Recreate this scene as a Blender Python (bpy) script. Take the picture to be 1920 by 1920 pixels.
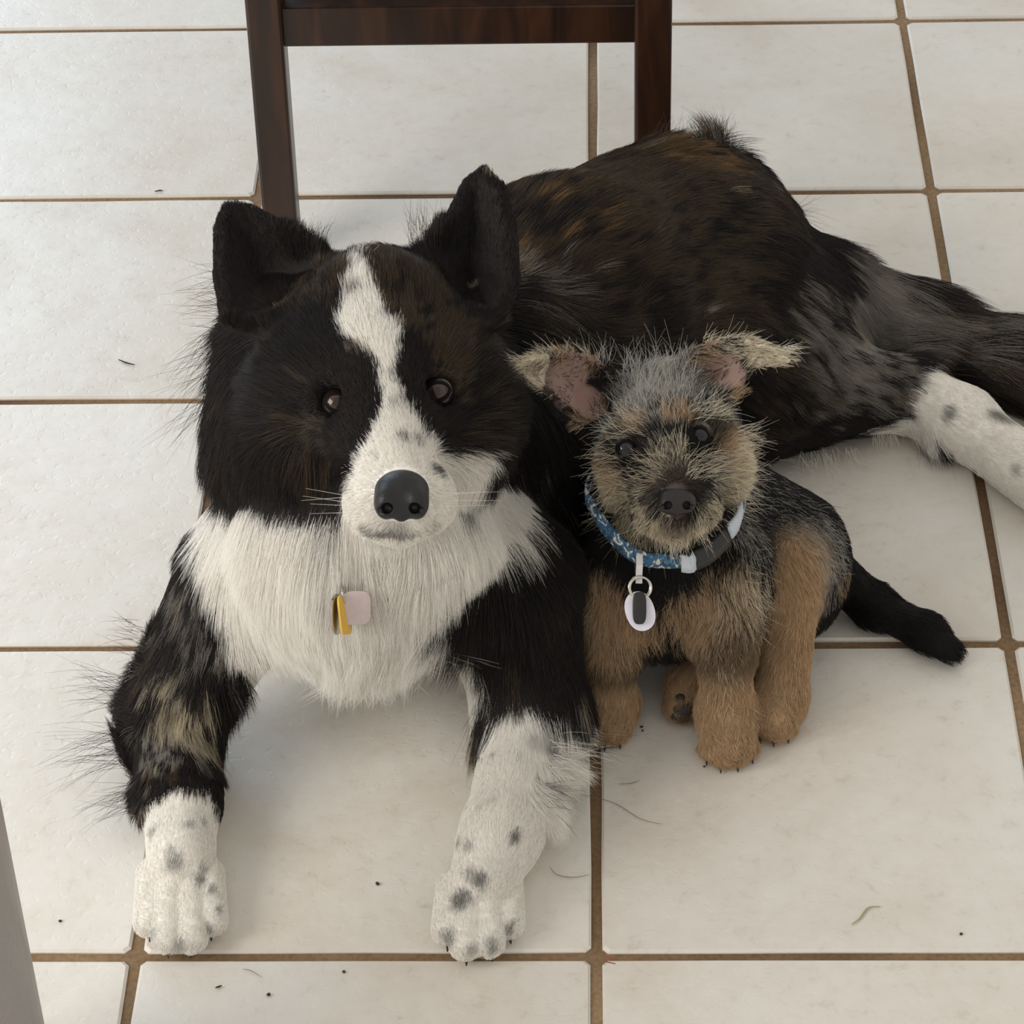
import bpy, bmesh, math, random
import numpy as np
from mathutils import Vector, Matrix, kdtree

for o in list(bpy.data.objects):
    bpy.data.objects.remove(o)
scene = bpy.context.scene
COL = scene.collection

# ------------------------------------------------------------------ camera
F_PX, PITCH, YAW, ROLL = 5351.17, 0.687878, -0.0407249, -0.0324494
CAM = np.array([0.00617, -1.37135, 1.53730])
_cp, _sp = math.cos(PITCH), math.sin(PITCH)
FW = np.array([math.sin(YAW) * _cp, math.cos(YAW) * _cp, -_sp])
_r = np.array([math.cos(YAW), -math.sin(YAW), 0.0])
_u = np.cross(_r, FW)
RT = math.cos(ROLL) * _r + math.sin(ROLL) * _u
UP = -math.sin(ROLL) * _r + math.cos(ROLL) * _u
cam_data = bpy.data.cameras.new('camera')
cam_data.sensor_width = 36.0
cam_data.lens = 36.0 * F_PX / 1920.0
cam_data.clip_start = 0.05
cam = bpy.data.objects.new('camera', cam_data)
COL.objects.link(cam)
cam.matrix_world = Matrix(((RT[0], UP[0], -FW[0], CAM[0]), (RT[1], UP[1], -FW[1], CAM[1]),
                           (RT[2], UP[2], -FW[2], CAM[2]), (0, 0, 0, 1)))
scene.camera = cam

# ------------------------------------------------------------------ light
world = bpy.data.worlds.new('room_light')
scene.world = world
world.use_nodes = True
_bg = world.node_tree.nodes['Background']
_bg.inputs[0].default_value = (1.0, 0.960, 0.895, 1)
_bg.inputs[1].default_value = 0.70


def area(name, loc, target, sx, sy, power, color):
    d = bpy.data.lights.new(name, 'AREA')
    d.shape = 'RECTANGLE'
    d.size, d.size_y = sx, sy
    d.energy = power
    d.color = color
    o = bpy.data.objects.new(name, d)
    COL.objects.link(o)
    o.location = loc
    o.rotation_euler = (Vector(target) - Vector(loc)).to_track_quat('-Z', 'Y').to_euler()
    return o


area('window_light', (-1.75, 3.3, 1.45), (-0.3, 0.4, 0.0), 1.25, 1.7, 40, (0.56, 0.76, 1.0))
area('side_light', (-2.5, -1.1, 1.7), (-0.15, 0.3, 0.0), 1.8, 1.5, 70, (1.0, 0.965, 0.92))
scene.view_settings.view_transform = 'Standard'
scene.view_settings.look = 'None'
scene.view_settings.gamma = 1.0
scene.view_settings.use_curve_mapping = False
scene.view_settings.exposure = 0.0
scene.cycles.max_bounces = 8
scene.cycles.diffuse_bounces = 4
scene.cycles.glossy_bounces = 3
scene.cycles.transmission_bounces = 6
scene.cycles.use_denoising = True
# ------------------------------------------------------------------ survey
# points are given as the sight line through a place in the 1920 x 1920 photograph plus a height above
# the floor (W), a distance from the camera (C), or the first meeting with a dog's body (S)
def W(px, py, z):
    d = FW * F_PX + RT * (px - 960) + UP * (960 - py)
    v = CAM + d * ((z - CAM[2]) / d[2])
    return v


def C(px, py, dep):
    d = FW + RT * ((px - 960) / F_PX) + UP * ((960 - py) / F_PX)
    v = CAM + d * dep
    return v


_GRIDS = {}


def S(who, px, py):
    g = _GRIDS[who]
    d = FW + RT * ((px - 960) / F_PX) + UP * ((960 - py) / F_PX)
    ts = np.arange(1.7, 2.9, 0.0015)
    v = g.sample(CAM + ts[:, None] * d)
    hit = np.where(v < 0)[0]
    i = hit[0] if len(hit) else int(np.argmin(v))
    v = CAM + d * ts[i]
    return v


def V3(v):
    return np.array(v, dtype=np.float64)


# ------------------------------------------------------------------ helpers
def lin(r, g, b):
    def f(c):
        c /= 255.0
        return c / 12.92 if c <= 0.04045 else ((c + 0.055) / 1.055) ** 2.4
    return np.array([f(r), f(g), f(b)])


def nrm(v):
    return v / np.maximum(np.linalg.norm(v, axis=-1, keepdims=True), 1e-9)


def tag(o, label, cat, group=None):
    o['label'] = label
    o['category'] = cat
    if group:
        o['group'] = group
    return o


def empty(name, loc, label, cat, group=None):
    o = bpy.data.objects.new(name, None)
    o.empty_display_size = 0.05
    o.location = loc
    COL.objects.link(o)
    return tag(o, label, cat, group)


def link(name, me, mat, parent=None, smooth=True):
    o = bpy.data.objects.new(name, me)
    COL.objects.link(o)
    if mat is not None:
        me.materials.append(mat)
    if smooth:
        me.shade_smooth()
    if parent is not None:
        set_parent(o, parent)
    return o


def set_parent(o, parent):
    o.parent = parent
    m = Matrix.LocRotScale(parent.location, parent.rotation_euler, parent.scale)
    p = parent.parent
    while p is not None:
        m = Matrix.LocRotScale(p.location, p.rotation_euler, p.scale) @ m
        p = p.parent
    o.matrix_parent_inverse = m.inverted()


def from_bm(name, bm, mat, parent=None, smooth=True):
    me = bpy.data.meshes.new(name)
    bm.to_mesh(me)
    bm.free()
    return link(name, me, mat, parent, smooth)


def box_bm(bm, lo, hi, bev=0.0, rot=None, org=None):
    lo, hi = Vector(lo), Vector(hi)
    r = bmesh.ops.create_cube(bm, size=1.0)
    for v in r['verts']:
        v.co = Vector(((v.co.x + .5) * (hi.x - lo.x) + lo.x, (v.co.y + .5) * (hi.y - lo.y) + lo.y,
                       (v.co.z + .5) * (hi.z - lo.z) + lo.z))
    if bev:
        es = list({e for v in r['verts'] for e in v.link_edges})
        bmesh.ops.bevel(bm, geom=es, offset=bev, segments=2, affect='EDGES', profile=0.6)
    return bm


def tube_mesh(pts, rad, seg=8, closed=False, flat=1.0):
    """tube through pts; rad scalar or list"""
    P = [Vector(p) for p in pts]
    n = len(P)
    rad = [rad] * n if np.isscalar(rad) else rad
    bm = bmesh.new()
    rings = []
    prev = None
    for i in range(n):
        a = P[(i - 1) % n] if (closed or i > 0) else P[i]
        b = P[(i + 1) % n] if (closed or i < n - 1) else P[i]
        t = (b - a).normalized()
        if prev is None:
            h = Vector((0, 0, 1)) if abs(t.z) < 0.9 else Vector((1, 0, 0))
            x = t.cross(h).normalized()
        else:
            x = (prev - t * prev.dot(t)).normalized()
        prev = x
        y = t.cross(x)
        rings.append([bm.verts.new(P[i] + (x * math.cos(k * 2 * math.pi / seg) * flat + y * math.sin(k * 2 * math.pi / seg)) * rad[i])
                      for k in range(seg)])
    for i in range(n if closed else n - 1):
        a, b = rings[i], rings[(i + 1) % n]
        for k in range(seg):
            bm.faces.new((a[k], a[(k + 1) % seg], b[(k + 1) % seg], b[k]))
    if not closed:
        bm.faces.new(rings[0][::-1])
        bm.faces.new(rings[-1])
    bmesh.ops.recalc_face_normals(bm, faces=bm.faces)
    return bm


# ------------------------------------------------------------------ materials
def new_mat(name):
    m = bpy.data.materials.new(name)
    m.use_nodes = True
    nt = m.node_tree
    return m, nt, nt.nodes['Principled BSDF']


def plain(name, rgb, rough=0.5, metal=0.0, spec=0.5, bump=0.0, bscale=200.0, coat=0.0):
    m, nt, b = new_mat(name)
    N = nt.nodes
    no = N.new('ShaderNodeTexNoise')
    no.inputs['Scale'].default_value = bscale
    tc = N.new('ShaderNodeTexCoord')
    nt.links.new(tc.outputs['Object'], no.inputs['Vector'])
    mx = N.new('ShaderNodeMix')
    mx.data_type = 'RGBA'
    mx.inputs[6].default_value = (*[c * 0.88 for c in rgb], 1)
    mx.inputs[7].default_value = (*[min(1, c * 1.1) for c in rgb], 1)
    nt.links.new(no.outputs['Fac'], mx.inputs[0])
    nt.links.new(mx.outputs[2], b.inputs['Base Color'])
    b.inputs['Roughness'].default_value = rough
    b.inputs['Metallic'].default_value = metal
    b.inputs['Specular IOR Level'].default_value = spec
    b.inputs['Coat Weight'].default_value = coat
    if bump:
        bp = N.new('ShaderNodeBump')
        bp.inputs['Strength'].default_value = bump
        bp.inputs['Distance'].default_value = 0.001
        nt.links.new(no.outputs['Fac'], bp.inputs['Height'])
        nt.links.new(bp.outputs['Normal'], b.inputs['Normal'])
    return m


def ramp(nt, fac, stops):
    r = nt.nodes.new('ShaderNodeValToRGB')
    e = r.color_ramp.elements
    while len(e) < len(stops):
        e.new(0.5)
    for el, (p, c) in zip(e, stops):
        el.position = p
        el.color = (*c, 1)
    nt.links.new(fac, r.inputs['Fac'])
    return r.outputs['Color']


def tile_material():
    m, nt, b = new_mat('ceramic_tile')
    N, L = nt.nodes, nt.links
    geo = N.new('ShaderNodeNewGeometry')
    oi = N.new('ShaderNodeObjectInfo')
    off = N.new('ShaderNodeVectorMath')
    off.operation = 'MULTIPLY_ADD'
    comb = N.new('ShaderNodeCombineXYZ')
    L.new(oi.outputs['Random'], comb.inputs[0])
    L.new(oi.outputs['Random'], comb.inputs[2])
    L.new(comb.outputs[0], off.inputs[0])
    off.inputs[1].default_value = (37, 0, 53)
    L.new(geo.outputs['Position'], off.inputs[2])

    def noise(scale, detail, rough, dist=0.0):
        n = N.new('ShaderNodeTexNoise')
        n.inputs['Scale'].default_value = scale
        n.inputs['Detail'].default_value = detail
        n.inputs['Roughness'].default_value = rough
        n.inputs['Distortion'].default_value = dist
        L.new(off.outputs[0], n.inputs['Vector'])
        return n.outputs['Fac']
    big = noise(5.5, 5, 0.62, 0.4)
    base = ramp(nt, big, [(0.28, lin(211, 202, 190)), (0.46, lin(220, 215, 206)), (0.62, lin(224, 221, 214)), (0.8, lin(218, 216, 210))])
    fine = noise(60, 6, 0.75, 0.3)
    spk = ramp(nt, fine, [(0.24, (0.80, 0.77, 0.72)), (0.42, (0.97, 0.965, 0.955)), (0.6, (1, 1, 1))])
    mul = N.new('ShaderNodeMix')
    mul.data_type = 'RGBA'
    mul.blend_type = 'MULTIPLY'
    mul.inputs[0].default_value = 1
    L.new(base, mul.inputs[6])
    L.new(spk, mul.inputs[7])
    var = N.new('ShaderNodeHueSaturation')
    mr = N.new('ShaderNodeMapRange')
    mr.inputs[3].default_value = 0.955
    mr.inputs[4].default_value = 1.03
    L.new(oi.outputs['Random'], mr.inputs[0])
    L.new(mr.outputs[0], var.inputs['Value'])
    L.new(mul.outputs[2], var.inputs['Color'])
    L.new(var.outputs[0], b.inputs['Base Color'])
    rr = N.new('ShaderNodeMapRange')
    rr.inputs[3].default_value = 0.27
    rr.inputs[4].default_value = 0.42
    L.new(big, rr.inputs[0])
    L.new(rr.outputs[0], b.inputs['Roughness'])
    b.inputs['Specular IOR Level'].default_value = 0.42
    b1 = N.new('ShaderNodeBump')
    b1.inputs['Strength'].default_value = 0.35
    b1.inputs['Distance'].default_value = 0.004
    L.new(noise(16, 3, 0.5), b1.inputs['Height'])
    vor = N.new('ShaderNodeTexNoise')
    vor.inputs['Scale'].default_value = 150
    vor.inputs['Detail'].default_value = 2
    L.new(off.outputs[0], vor.inputs['Vector'])
    pit = ramp(nt, vor.outputs['Fac'], [(0.30, (0, 0, 0)), (0.42, (1, 1, 1))])
    b2 = N.new('ShaderNodeBump')
    b2.inputs['Strength'].default_value = 0.2
    b2.inputs['Distance'].default_value = 0.0007
    L.new(pit, b2.inputs['Height'])
    L.new(b1.outputs['Normal'], b2.inputs['Normal'])
    L.new(b2.outputs['Normal'], b.inputs['Normal'])
    return m


def grout_material():
    m, nt, b = new_mat('grout')
    N, L = nt.nodes, nt.links
    geo = N.new('ShaderNodeNewGeometry')
    n1 = N.new('ShaderNodeTexNoise')
    n1.inputs['Scale'].default_value = 3.2
    n1.inputs['Detail'].default_value = 3
    L.new(geo.outputs['Position'], n1.inputs['Vector'])
    n2 = N.new('ShaderNodeTexNoise')
    n2.inputs['Scale'].default_value = 260
    n2.inputs['Detail'].default_value = 4
    L.new(geo.outputs['Position'], n2.inputs['Vector'])
    c1 = ramp(nt, n1.outputs['Fac'], [(0.38, lin(104, 80, 55)), (0.5, lin(134, 109, 80)), (0.64, lin(156, 131, 101))])
    c2 = ramp(nt, n2.outputs['Fac'], [(0.3, (0.72, 0.70, 0.68)), (0.6, (1, 1, 1))])
    mul = N.new('ShaderNodeMix')
    mul.data_type = 'RGBA'
    mul.blend_type = 'MULTIPLY'
    mul.inputs[0].default_value = 1
    L.new(c1, mul.inputs[6])
    L.new(c2, mul.inputs[7])
    L.new(mul.outputs[2], b.inputs['Base Color'])
    b.inputs['Roughness'].default_value = 0.9
    bp = N.new('ShaderNodeBump')
    bp.inputs['Strength'].default_value = 0.5
    bp.inputs['Distance'].default_value = 0.001
    L.new(n2.outputs['Fac'], bp.inputs['Height'])
    L.new(bp.outputs['Normal'], b.inputs['Normal'])
    return m


def wood_material():
    m, nt, b = new_mat('dark_stained_wood')
    N, L = nt.nodes, nt.links
    tc = N.new('ShaderNodeTexCoord')
    mp = N.new('ShaderNodeMapping')
    mp.inputs['Scale'].default_value = (1.0, 1.0, 0.14)
    L.new(tc.outputs['Object'], mp.inputs[0])
    n1 = N.new('ShaderNodeTexNoise')
    n1.inputs['Scale'].default_value = 40
    n1.inputs['Detail'].default_value = 5
    n1.inputs['Distortion'].default_value = 0.8
    L.new(mp.outputs[0], n1.inputs['Vector'])
    c = ramp(nt, n1.outputs['Fac'], [(0.3, lin(26, 15, 10)), (0.5, lin(43, 25, 15)), (0.72, lin(62, 37, 22))])
    L.new(c, b.inputs['Base Color'])
    b.inputs['Roughness'].default_value = 0.33
    b.inputs['Coat Weight'].default_value = 0.12
    b.inputs['Coat Roughness'].default_value = 0.22
    bp = N.new('ShaderNodeBump')
    bp.inputs['Strength'].default_value = 0.12
    bp.inputs['Distance'].default_value = 0.001
    L.new(n1.outputs['Fac'], bp.inputs['Height'])
    L.new(bp.outputs['Normal'], b.inputs['Normal'])
    return m


def attr_material(name, rough=0.6, spec=0.25, sheen=0.0):
    m, nt, b = new_mat(name)
    a = nt.nodes.new('ShaderNodeAttribute')
    a.attribute_name = 'coat'
    nt.links.new(a.outputs['Color'], b.inputs['Base Color'])
    b.inputs['Roughness'].default_value = rough
    b.inputs['Specular IOR Level'].default_value = spec
    return m


def hair_material(name):
    m = bpy.data.materials.new(name)
    m.use_nodes = True
    nt = m.node_tree
    N, L = nt.nodes, nt.links
    N.clear()
    out = N.new('ShaderNodeOutputMaterial')
    a = N.new('ShaderNodeAttribute')
    a.attribute_name = 'coat'
    b = N.new('ShaderNodeBsdfPrincipled')
    b.inputs['Roughness'].default_value = 0.42
    b.inputs['Specular IOR Level'].default_value = 0.32
    L.new(a.outputs['Color'], b.inputs['Base Color'])
    t = N.new('ShaderNodeBsdfTranslucent')
    L.new(a.outputs['Color'], t.inputs['Color'])
    mx = N.new('ShaderNodeMixShader')
    mx.inputs[0].default_value = 0.40
    L.new(b.outputs[0], mx.inputs[1])
    L.new(t.outputs[0], mx.inputs[2])
    L.new(mx.outputs[0], out.inputs['Surface'])
    return m


# ------------------------------------------------------------------ noise
def _hash(ix, iy, iz, seed):
    h = (ix.astype(np.int64) * 374761393 + iy.astype(np.int64) * 668265263 + iz.astype(np.int64) * 2147483647 + seed * 974634777) & 0xffffffff
    h = ((h ^ (h >> 13)) * 1274126177) & 0xffffffff
    h = (h ^ (h >> 16)) & 0xffffff
    return h / float(0xffffff)


def vnoise(p, scale, seed=0):
    q = p * scale
    i = np.floor(q)
    f = q - i
    f = f * f * (3 - 2 * f)
    ix, iy, iz = i[:, 0], i[:, 1], i[:, 2]
    r = 0
    for dx in (0, 1):
        for dy in (0, 1):
            for dz in (0, 1):
                w = (f[:, 0] if dx else 1 - f[:, 0]) * (f[:, 1] if dy else 1 - f[:, 1]) * (f[:, 2] if dz else 1 - f[:, 2])
                r = r + w * _hash(ix + dx, iy + dy, iz + dz, seed)
    return r


def vnoise3(p, scale, seed=0):
    return np.stack([vnoise(p, scale, seed + k * 17) for k in range(3)], 1) * 2 - 1


def sstep(a, b, x):
    t = np.clip((x - a) / (b - a), 0, 1)
    return t * t * (3 - 2 * t)


# ------------------------------------------------------------------ solids as signed distances
class Prim:
    def __init__(s, kind, k, flow, L, lift=0.25, col=None, name='', **kw):
        s.kind, s.k, s.flow, s.L, s.lift, s.col, s.name = kind, k, flow, L, lift, col, name
        s.__dict__.update(kw)

    def bounds(s):
        if s.kind == 'rc':
            m = max(s.ra, s.rb)
            return np.minimum(s.a, s.b) - m, np.maximum(s.a, s.b) + m
        if s.kind == 'el':
            m = max(s.r)
            return s.c - m, s.c + m
        return s.v.min(0) - s.th, s.v.max(0) + s.th

    def dist(s, p):
        if s.kind == 'rc':
            ba = s.b - s.a
            t = np.clip(((p - s.a) @ ba) / (ba @ ba), 0, 1)
            return np.linalg.norm(p - s.a - t[:, None] * ba, axis=1) - (s.ra + (s.rb - s.ra) * t)
        if s.kind == 'el':
            q = (p - s.c) @ s.M.T
            k0 = np.linalg.norm(q / s.r, axis=1)
            k1 = np.linalg.norm(q / (np.array(s.r) ** 2), axis=1)
            return k0 * (k0 - 1) / np.maximum(k1, 1e-6)
        d = np.full(len(p), 1e9)
        for tri in s.t:
            d = np.minimum(d, tri_d2(p, *[s.v[i] for i in tri]))
        return np.sqrt(d) - s.th


def tri_d2(p, a, b, c):
    def seg(a, b):
        ba = b - a
        t = np.clip(((p - a) @ ba) / (ba @ ba), 0, 1)
        q = p - a - t[:, None] * ba
        return (q * q).sum(1)
    n = np.cross(b - a, c - a)
    n = n / np.linalg.norm(n)
    h = (p - a) @ n
    ins = np.ones(len(p), bool)
    for u, v in ((a, b), (b, c), (c, a)):
        ins &= ((p - u) @ np.cross(n, v - u)) >= 0
    e = np.minimum(np.minimum(seg(a, b), seg(b, c)), seg(c, a))
    return np.where(ins, h * h, e)


class Solid:
    def __init__(s, prims, h, cuts=(), floor=0.0012):
        s.prims, s.h, s.cuts, s.floor = prims, h, cuts, floor
        lo = np.min([q.bounds()[0] for q in prims], 0) - 0.012
        hi = np.max([q.bounds()[1] for q in prims], 0) + 0.012
        if floor is not None:
            lo[2] = max(lo[2], floor - 3 * h)
        n = np.ceil((hi - lo) / h).astype(int) + 1
        s.lo, s.n = lo, n
        g = np.full(n, 0.08, np.float32)
        ax = [lo[i] + h * np.arange(n[i]) for i in range(3)]
        s.ax = ax
        for q in prims:
            a, b = q.bounds()
            m = max(0.02, q.k * 1.1)
            i0 = np.clip(np.floor((a - m - lo) / h).astype(int), 0, n)
            i1 = np.clip(np.ceil((b + m - lo) / h).astype(int) + 1, 0, n)
            if np.any(i1 <= i0):
                continue
            sl = tuple(slice(i0[i], i1[i]) for i in range(3))
            X = np.stack(np.meshgrid(*[ax[i][sl[i]] for i in range(3)], indexing='ij'), -1).reshape(-1, 3)
            d = q.dist(X).reshape([i1[i] - i0[i] for i in range(3)])
            o = g[sl]
            hh = np.maximum(q.k - np.abs(o - d), 0) / q.k
            g[sl] = np.minimum(o, d) - hh * hh * q.k * 0.25
        for (c, r, k) in cuts:
            i0 = np.clip(np.floor((c - r - 0.01 - lo) / h).astype(int), 0, n)
            i1 = np.clip(np.ceil((c + r + 0.01 - lo) / h).astype(int) + 1, 0, n)
            sl = tuple(slice(i0[i], i1[i]) for i in range(3))
            X = np.stack(np.meshgrid(*[ax[i][sl[i]] for i in range(3)], indexing='ij'), -1)
            d = r - np.linalg.norm(X - c, axis=-1)
            o = g[sl]
            hh = np.maximum(k - np.abs(o - d), 0) / k
            g[sl] = np.maximum(o, d) + hh * hh * k * 0.25
        if floor is not None:
            g = np.maximum(g, (floor - ax[2])[None, None, :].astype(np.float32))
        s.g = g

    def sample(s, p):
        q = np.clip((p - s.lo) / s.h, 0, np.array(s.n) - 1.001)
        i = q.astype(int)
        f = q - i
        r = 0
        for dx in (0, 1):
            for dy in (0, 1):
                for dz in (0, 1):
                    w = (f[:, 0] if dx else 1 - f[:, 0]) * (f[:, 1] if dy else 1 - f[:, 1]) * (f[:, 2] if dz else 1 - f[:, 2])
                    r = r + w * s.g[i[:, 0] + dx, i[:, 1] + dy, i[:, 2] + dz]
        return r

    def grad(s, p):
        e = s.h
        return nrm(np.stack([s.sample(p + np.eye(3)[k] * e) - s.sample(p - np.eye(3)[k] * e) for k in range(3)], 1))

    def mesh(s):
        g = s.g
        ins = g < 0
        nx, ny, nz = g.shape
        cnt = np.zeros((nx - 1, ny - 1, nz - 1), np.int8)
        for dx in (0, 1):
            for dy in (0, 1):
                for dz in (0, 1):
                    cnt += ins[dx:nx - 1 + dx, dy:ny - 1 + dy, dz:nz - 1 + dz]
        act = (cnt > 0) & (cnt < 8)
        idx = np.full(act.shape, -1, np.int64)
        cells = np.argwhere(act)
        idx[act] = np.arange(len(cells))
        acc = np.zeros((len(cells), 3))
        num = np.zeros(len(cells))
        cor = [(a, b, c) for a in (0, 1) for b in (0, 1) for c in (0, 1)]
        val = {c: g[cells[:, 0] + c[0], cells[:, 1] + c[1], cells[:, 2] + c[2]] for c in cor}
        for c in cor:
            for k in range(3):
                if c[k] == 0:
                    d = list(c)
                    d[k] = 1
                    a, b = val[c], val[tuple(d)]
                    m = (a < 0) != (b < 0)
                    t = np.where(m, a / np.where(m, a - b, 1), 0)
                    pt = np.array(c, float)[None, :].repeat(len(cells), 0)
                    pt[:, k] += t
                    acc += pt * m[:, None]
                    num += m
        v = s.lo + s.h * (cells + acc / num[:, None])
        faces = []
        for k in range(3):
            u, w = [(1, 2), (2, 0), (0, 1)][k]
            a = np.take(ins, np.arange(g.shape[k] - 1), k)
            b = np.take(ins, np.arange(1, g.shape[k]), k)
            e = np.argwhere(a != b)
            e = e[(e[:, u] > 0) & (e[:, w] > 0) & (e[:, u] < g.shape[u] - 1) & (e[:, w] < g.shape[w] - 1)]
            sg = a[tuple(e.T)]
            qd = []
            for (du, dw) in ((1, 1), (0, 1), (0, 0), (1, 0)):
                c = e.copy()
                c[:, u] -= du
                c[:, w] -= dw
                qd.append(idx[tuple(c.T)])
            qd = np.stack(qd, 1)
            qd[~sg] = qd[~sg][:, ::-1]
            faces.append(qd)
        f = np.concatenate(faces)
        # keep the largest connected piece
        lab = np.arange(len(v))
        while True:
            m = lab[f].min(1)
            new = lab.copy()
            for j in range(4):
                np.minimum.at(new, f[:, j], m)
            new = new[new]
            if np.array_equal(new, lab):
                break
            lab = new
        big = np.bincount(lab).argmax()
        keep = lab == big
        f = f[keep[f[:, 0]]]
        re = np.cumsum(keep) - 1
        v = v[keep]
        f = re[f]
        # light smoothing
        for _ in range(2):
            sm = np.zeros_like(v)
            cn = np.zeros(len(v))
            for j in range(4):
                for o in (1, 3):
                    np.add.at(sm, f[:, j], v[f[:, (j + o) % 4]])
                    np.add.at(cn, f[:, j], 1)
            v = v * 0.5 + 0.5 * sm / cn[:, None]
        if s.floor is not None:
            v[:, 2] = np.maximum(v[:, 2], s.floor * 0.8)
        return v, f

    def weights(s, p, sig=0.012):
        d = np.stack([q.dist(p) for q in s.prims], 1)
        w = np.exp(-np.clip(d - d.min(1, keepdims=True), 0, 1) / sig)
        return w / w.sum(1, keepdims=True)


def rc(a, b, ra, rb, k, flow, L, lift=0.22, col=None, name=''):
    return Prim('rc', k, flow, L, lift, col, name, a=V3(a), b=V3(b), ra=ra, rb=rb)


def el(c, r, k, flow, L, lift=0.22, col=None, fwd=None, name=''):
    """ellipsoid; fwd gives its first axis"""
    if fwd is None:
        M = np.eye(3)
    else:
        x = nrm(V3(fwd))
        h = np.array([0, 0, 1.0]) if abs(x[2]) < 0.9 else np.array([0, 1.0, 0])
        y = nrm(np.cross(h, x))
        M = np.stack([x, y, np.cross(x, y)])
    return Prim('el', k, flow, L, lift, col, name, c=V3(c), r=np.array(r, float), M=M)


def fan(center, rim, th, k, flow, L, lift=0.2, col=None, name=''):
    v = np.array([center] + list(rim))
    n = len(rim)
    return Prim('tri', k, flow, L, lift, col, name, v=v, th=th, t=[(0, 1 + i, 1 + (i + 1) % n) for i in range(n)])


def mesh_obj(name, v, f, mat, parent=None, col=None):
    me = bpy.data.meshes.new(name)
    me.vertices.add(len(v))
    me.vertices.foreach_set('co', v.astype(np.float32).ravel())
    k = f.shape[1]
    me.loops.add(f.size)
    me.loops.foreach_set('vertex_index', f.astype(np.int32).ravel())
    me.polygons.add(len(f))
    me.polygons.foreach_set('loop_start', np.arange(len(f), dtype=np.int32) * k)
    me.update(calc_edges=True)
    if col is not None:
        a = me.attributes.new('coat', 'FLOAT_COLOR', 'POINT')
        a.data.foreach_set('color', np.c_[col, np.ones(len(col))].astype(np.float32).ravel())
    return link(name, me, mat, parent)


def vnormals(v, f):
    n = np.cross(v[f[:, 2]] - v[f[:, 0]], v[f[:, 3]] - v[f[:, 1]])
    o = np.zeros_like(v)
    for j in range(4):
        np.add.at(o, f[:, j], n)
    return nrm(o)


# ------------------------------------------------------------------ coats
def in_poly(q, poly):
    x, y = q[:, 0], q[:, 1]
    r = np.zeros(len(q), bool)
    n = len(poly)
    for i in range(n):
        x0, y0 = poly[i]
        x1, y1 = poly[(i + 1) % n]
        if y0 == y1:
            continue
        c = ((y0 > y) != (y1 > y)) & (x < (x1 - x0) * (y - y0) / (y1 - y0) + x0)
        r ^= c
    return r


class Patch:
    """a coat patch: an outline on the animal, carried through it along one fixed axis, over a limited depth"""
    def __init__(s, pts, axis, col, near=0.12, far=0.12, mix=1.0):
        P = np.array(pts)
        s.axis = nrm(V3(axis))
        h = np.array([0, 0, 1.0])
        s.x = nrm(np.cross(s.axis, h))
        s.y = np.cross(s.x, s.axis)
        s.poly = np.stack([P @ s.x, P @ s.y], 1)
        dd = P @ s.axis
        s.d0, s.d1 = dd.min() - near, dd.max() + far
        s.col, s.mix = col, mix

    def mask(s, p):
        d = p @ s.axis
        return (in_poly(np.stack([p @ s.x, p @ s.y], 1), s.poly) & (d > s.d0) & (d < s.d1)).astype(float) * s.mix


class Spot:
    def __init__(s, c, r, col, mix=1.0, soft=0.45):
        s.c, s.r, s.col, s.mix, s.soft = V3(c), r, col, mix, soft

    def mask(s, p):
        d = np.linalg.norm(p - s.c, axis=1) / s.r
        return (1 - sstep(1 - s.soft, 1 + s.soft, d)) * s.mix


def coat(p, layers, base, rng=None, jit=0.0):
    c = base.copy()
    q = p if rng is None else p + rng.normal(0, jit, p.shape)
    q = q + vnoise3(p, 110, 5) * 0.0025
    for l in layers:
        m = l.mask(q)[:, None]
        cc = l.col if not callable(l.col) else l.col(p)
        c = c * (1 - m) + cc * m
    return c


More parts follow.
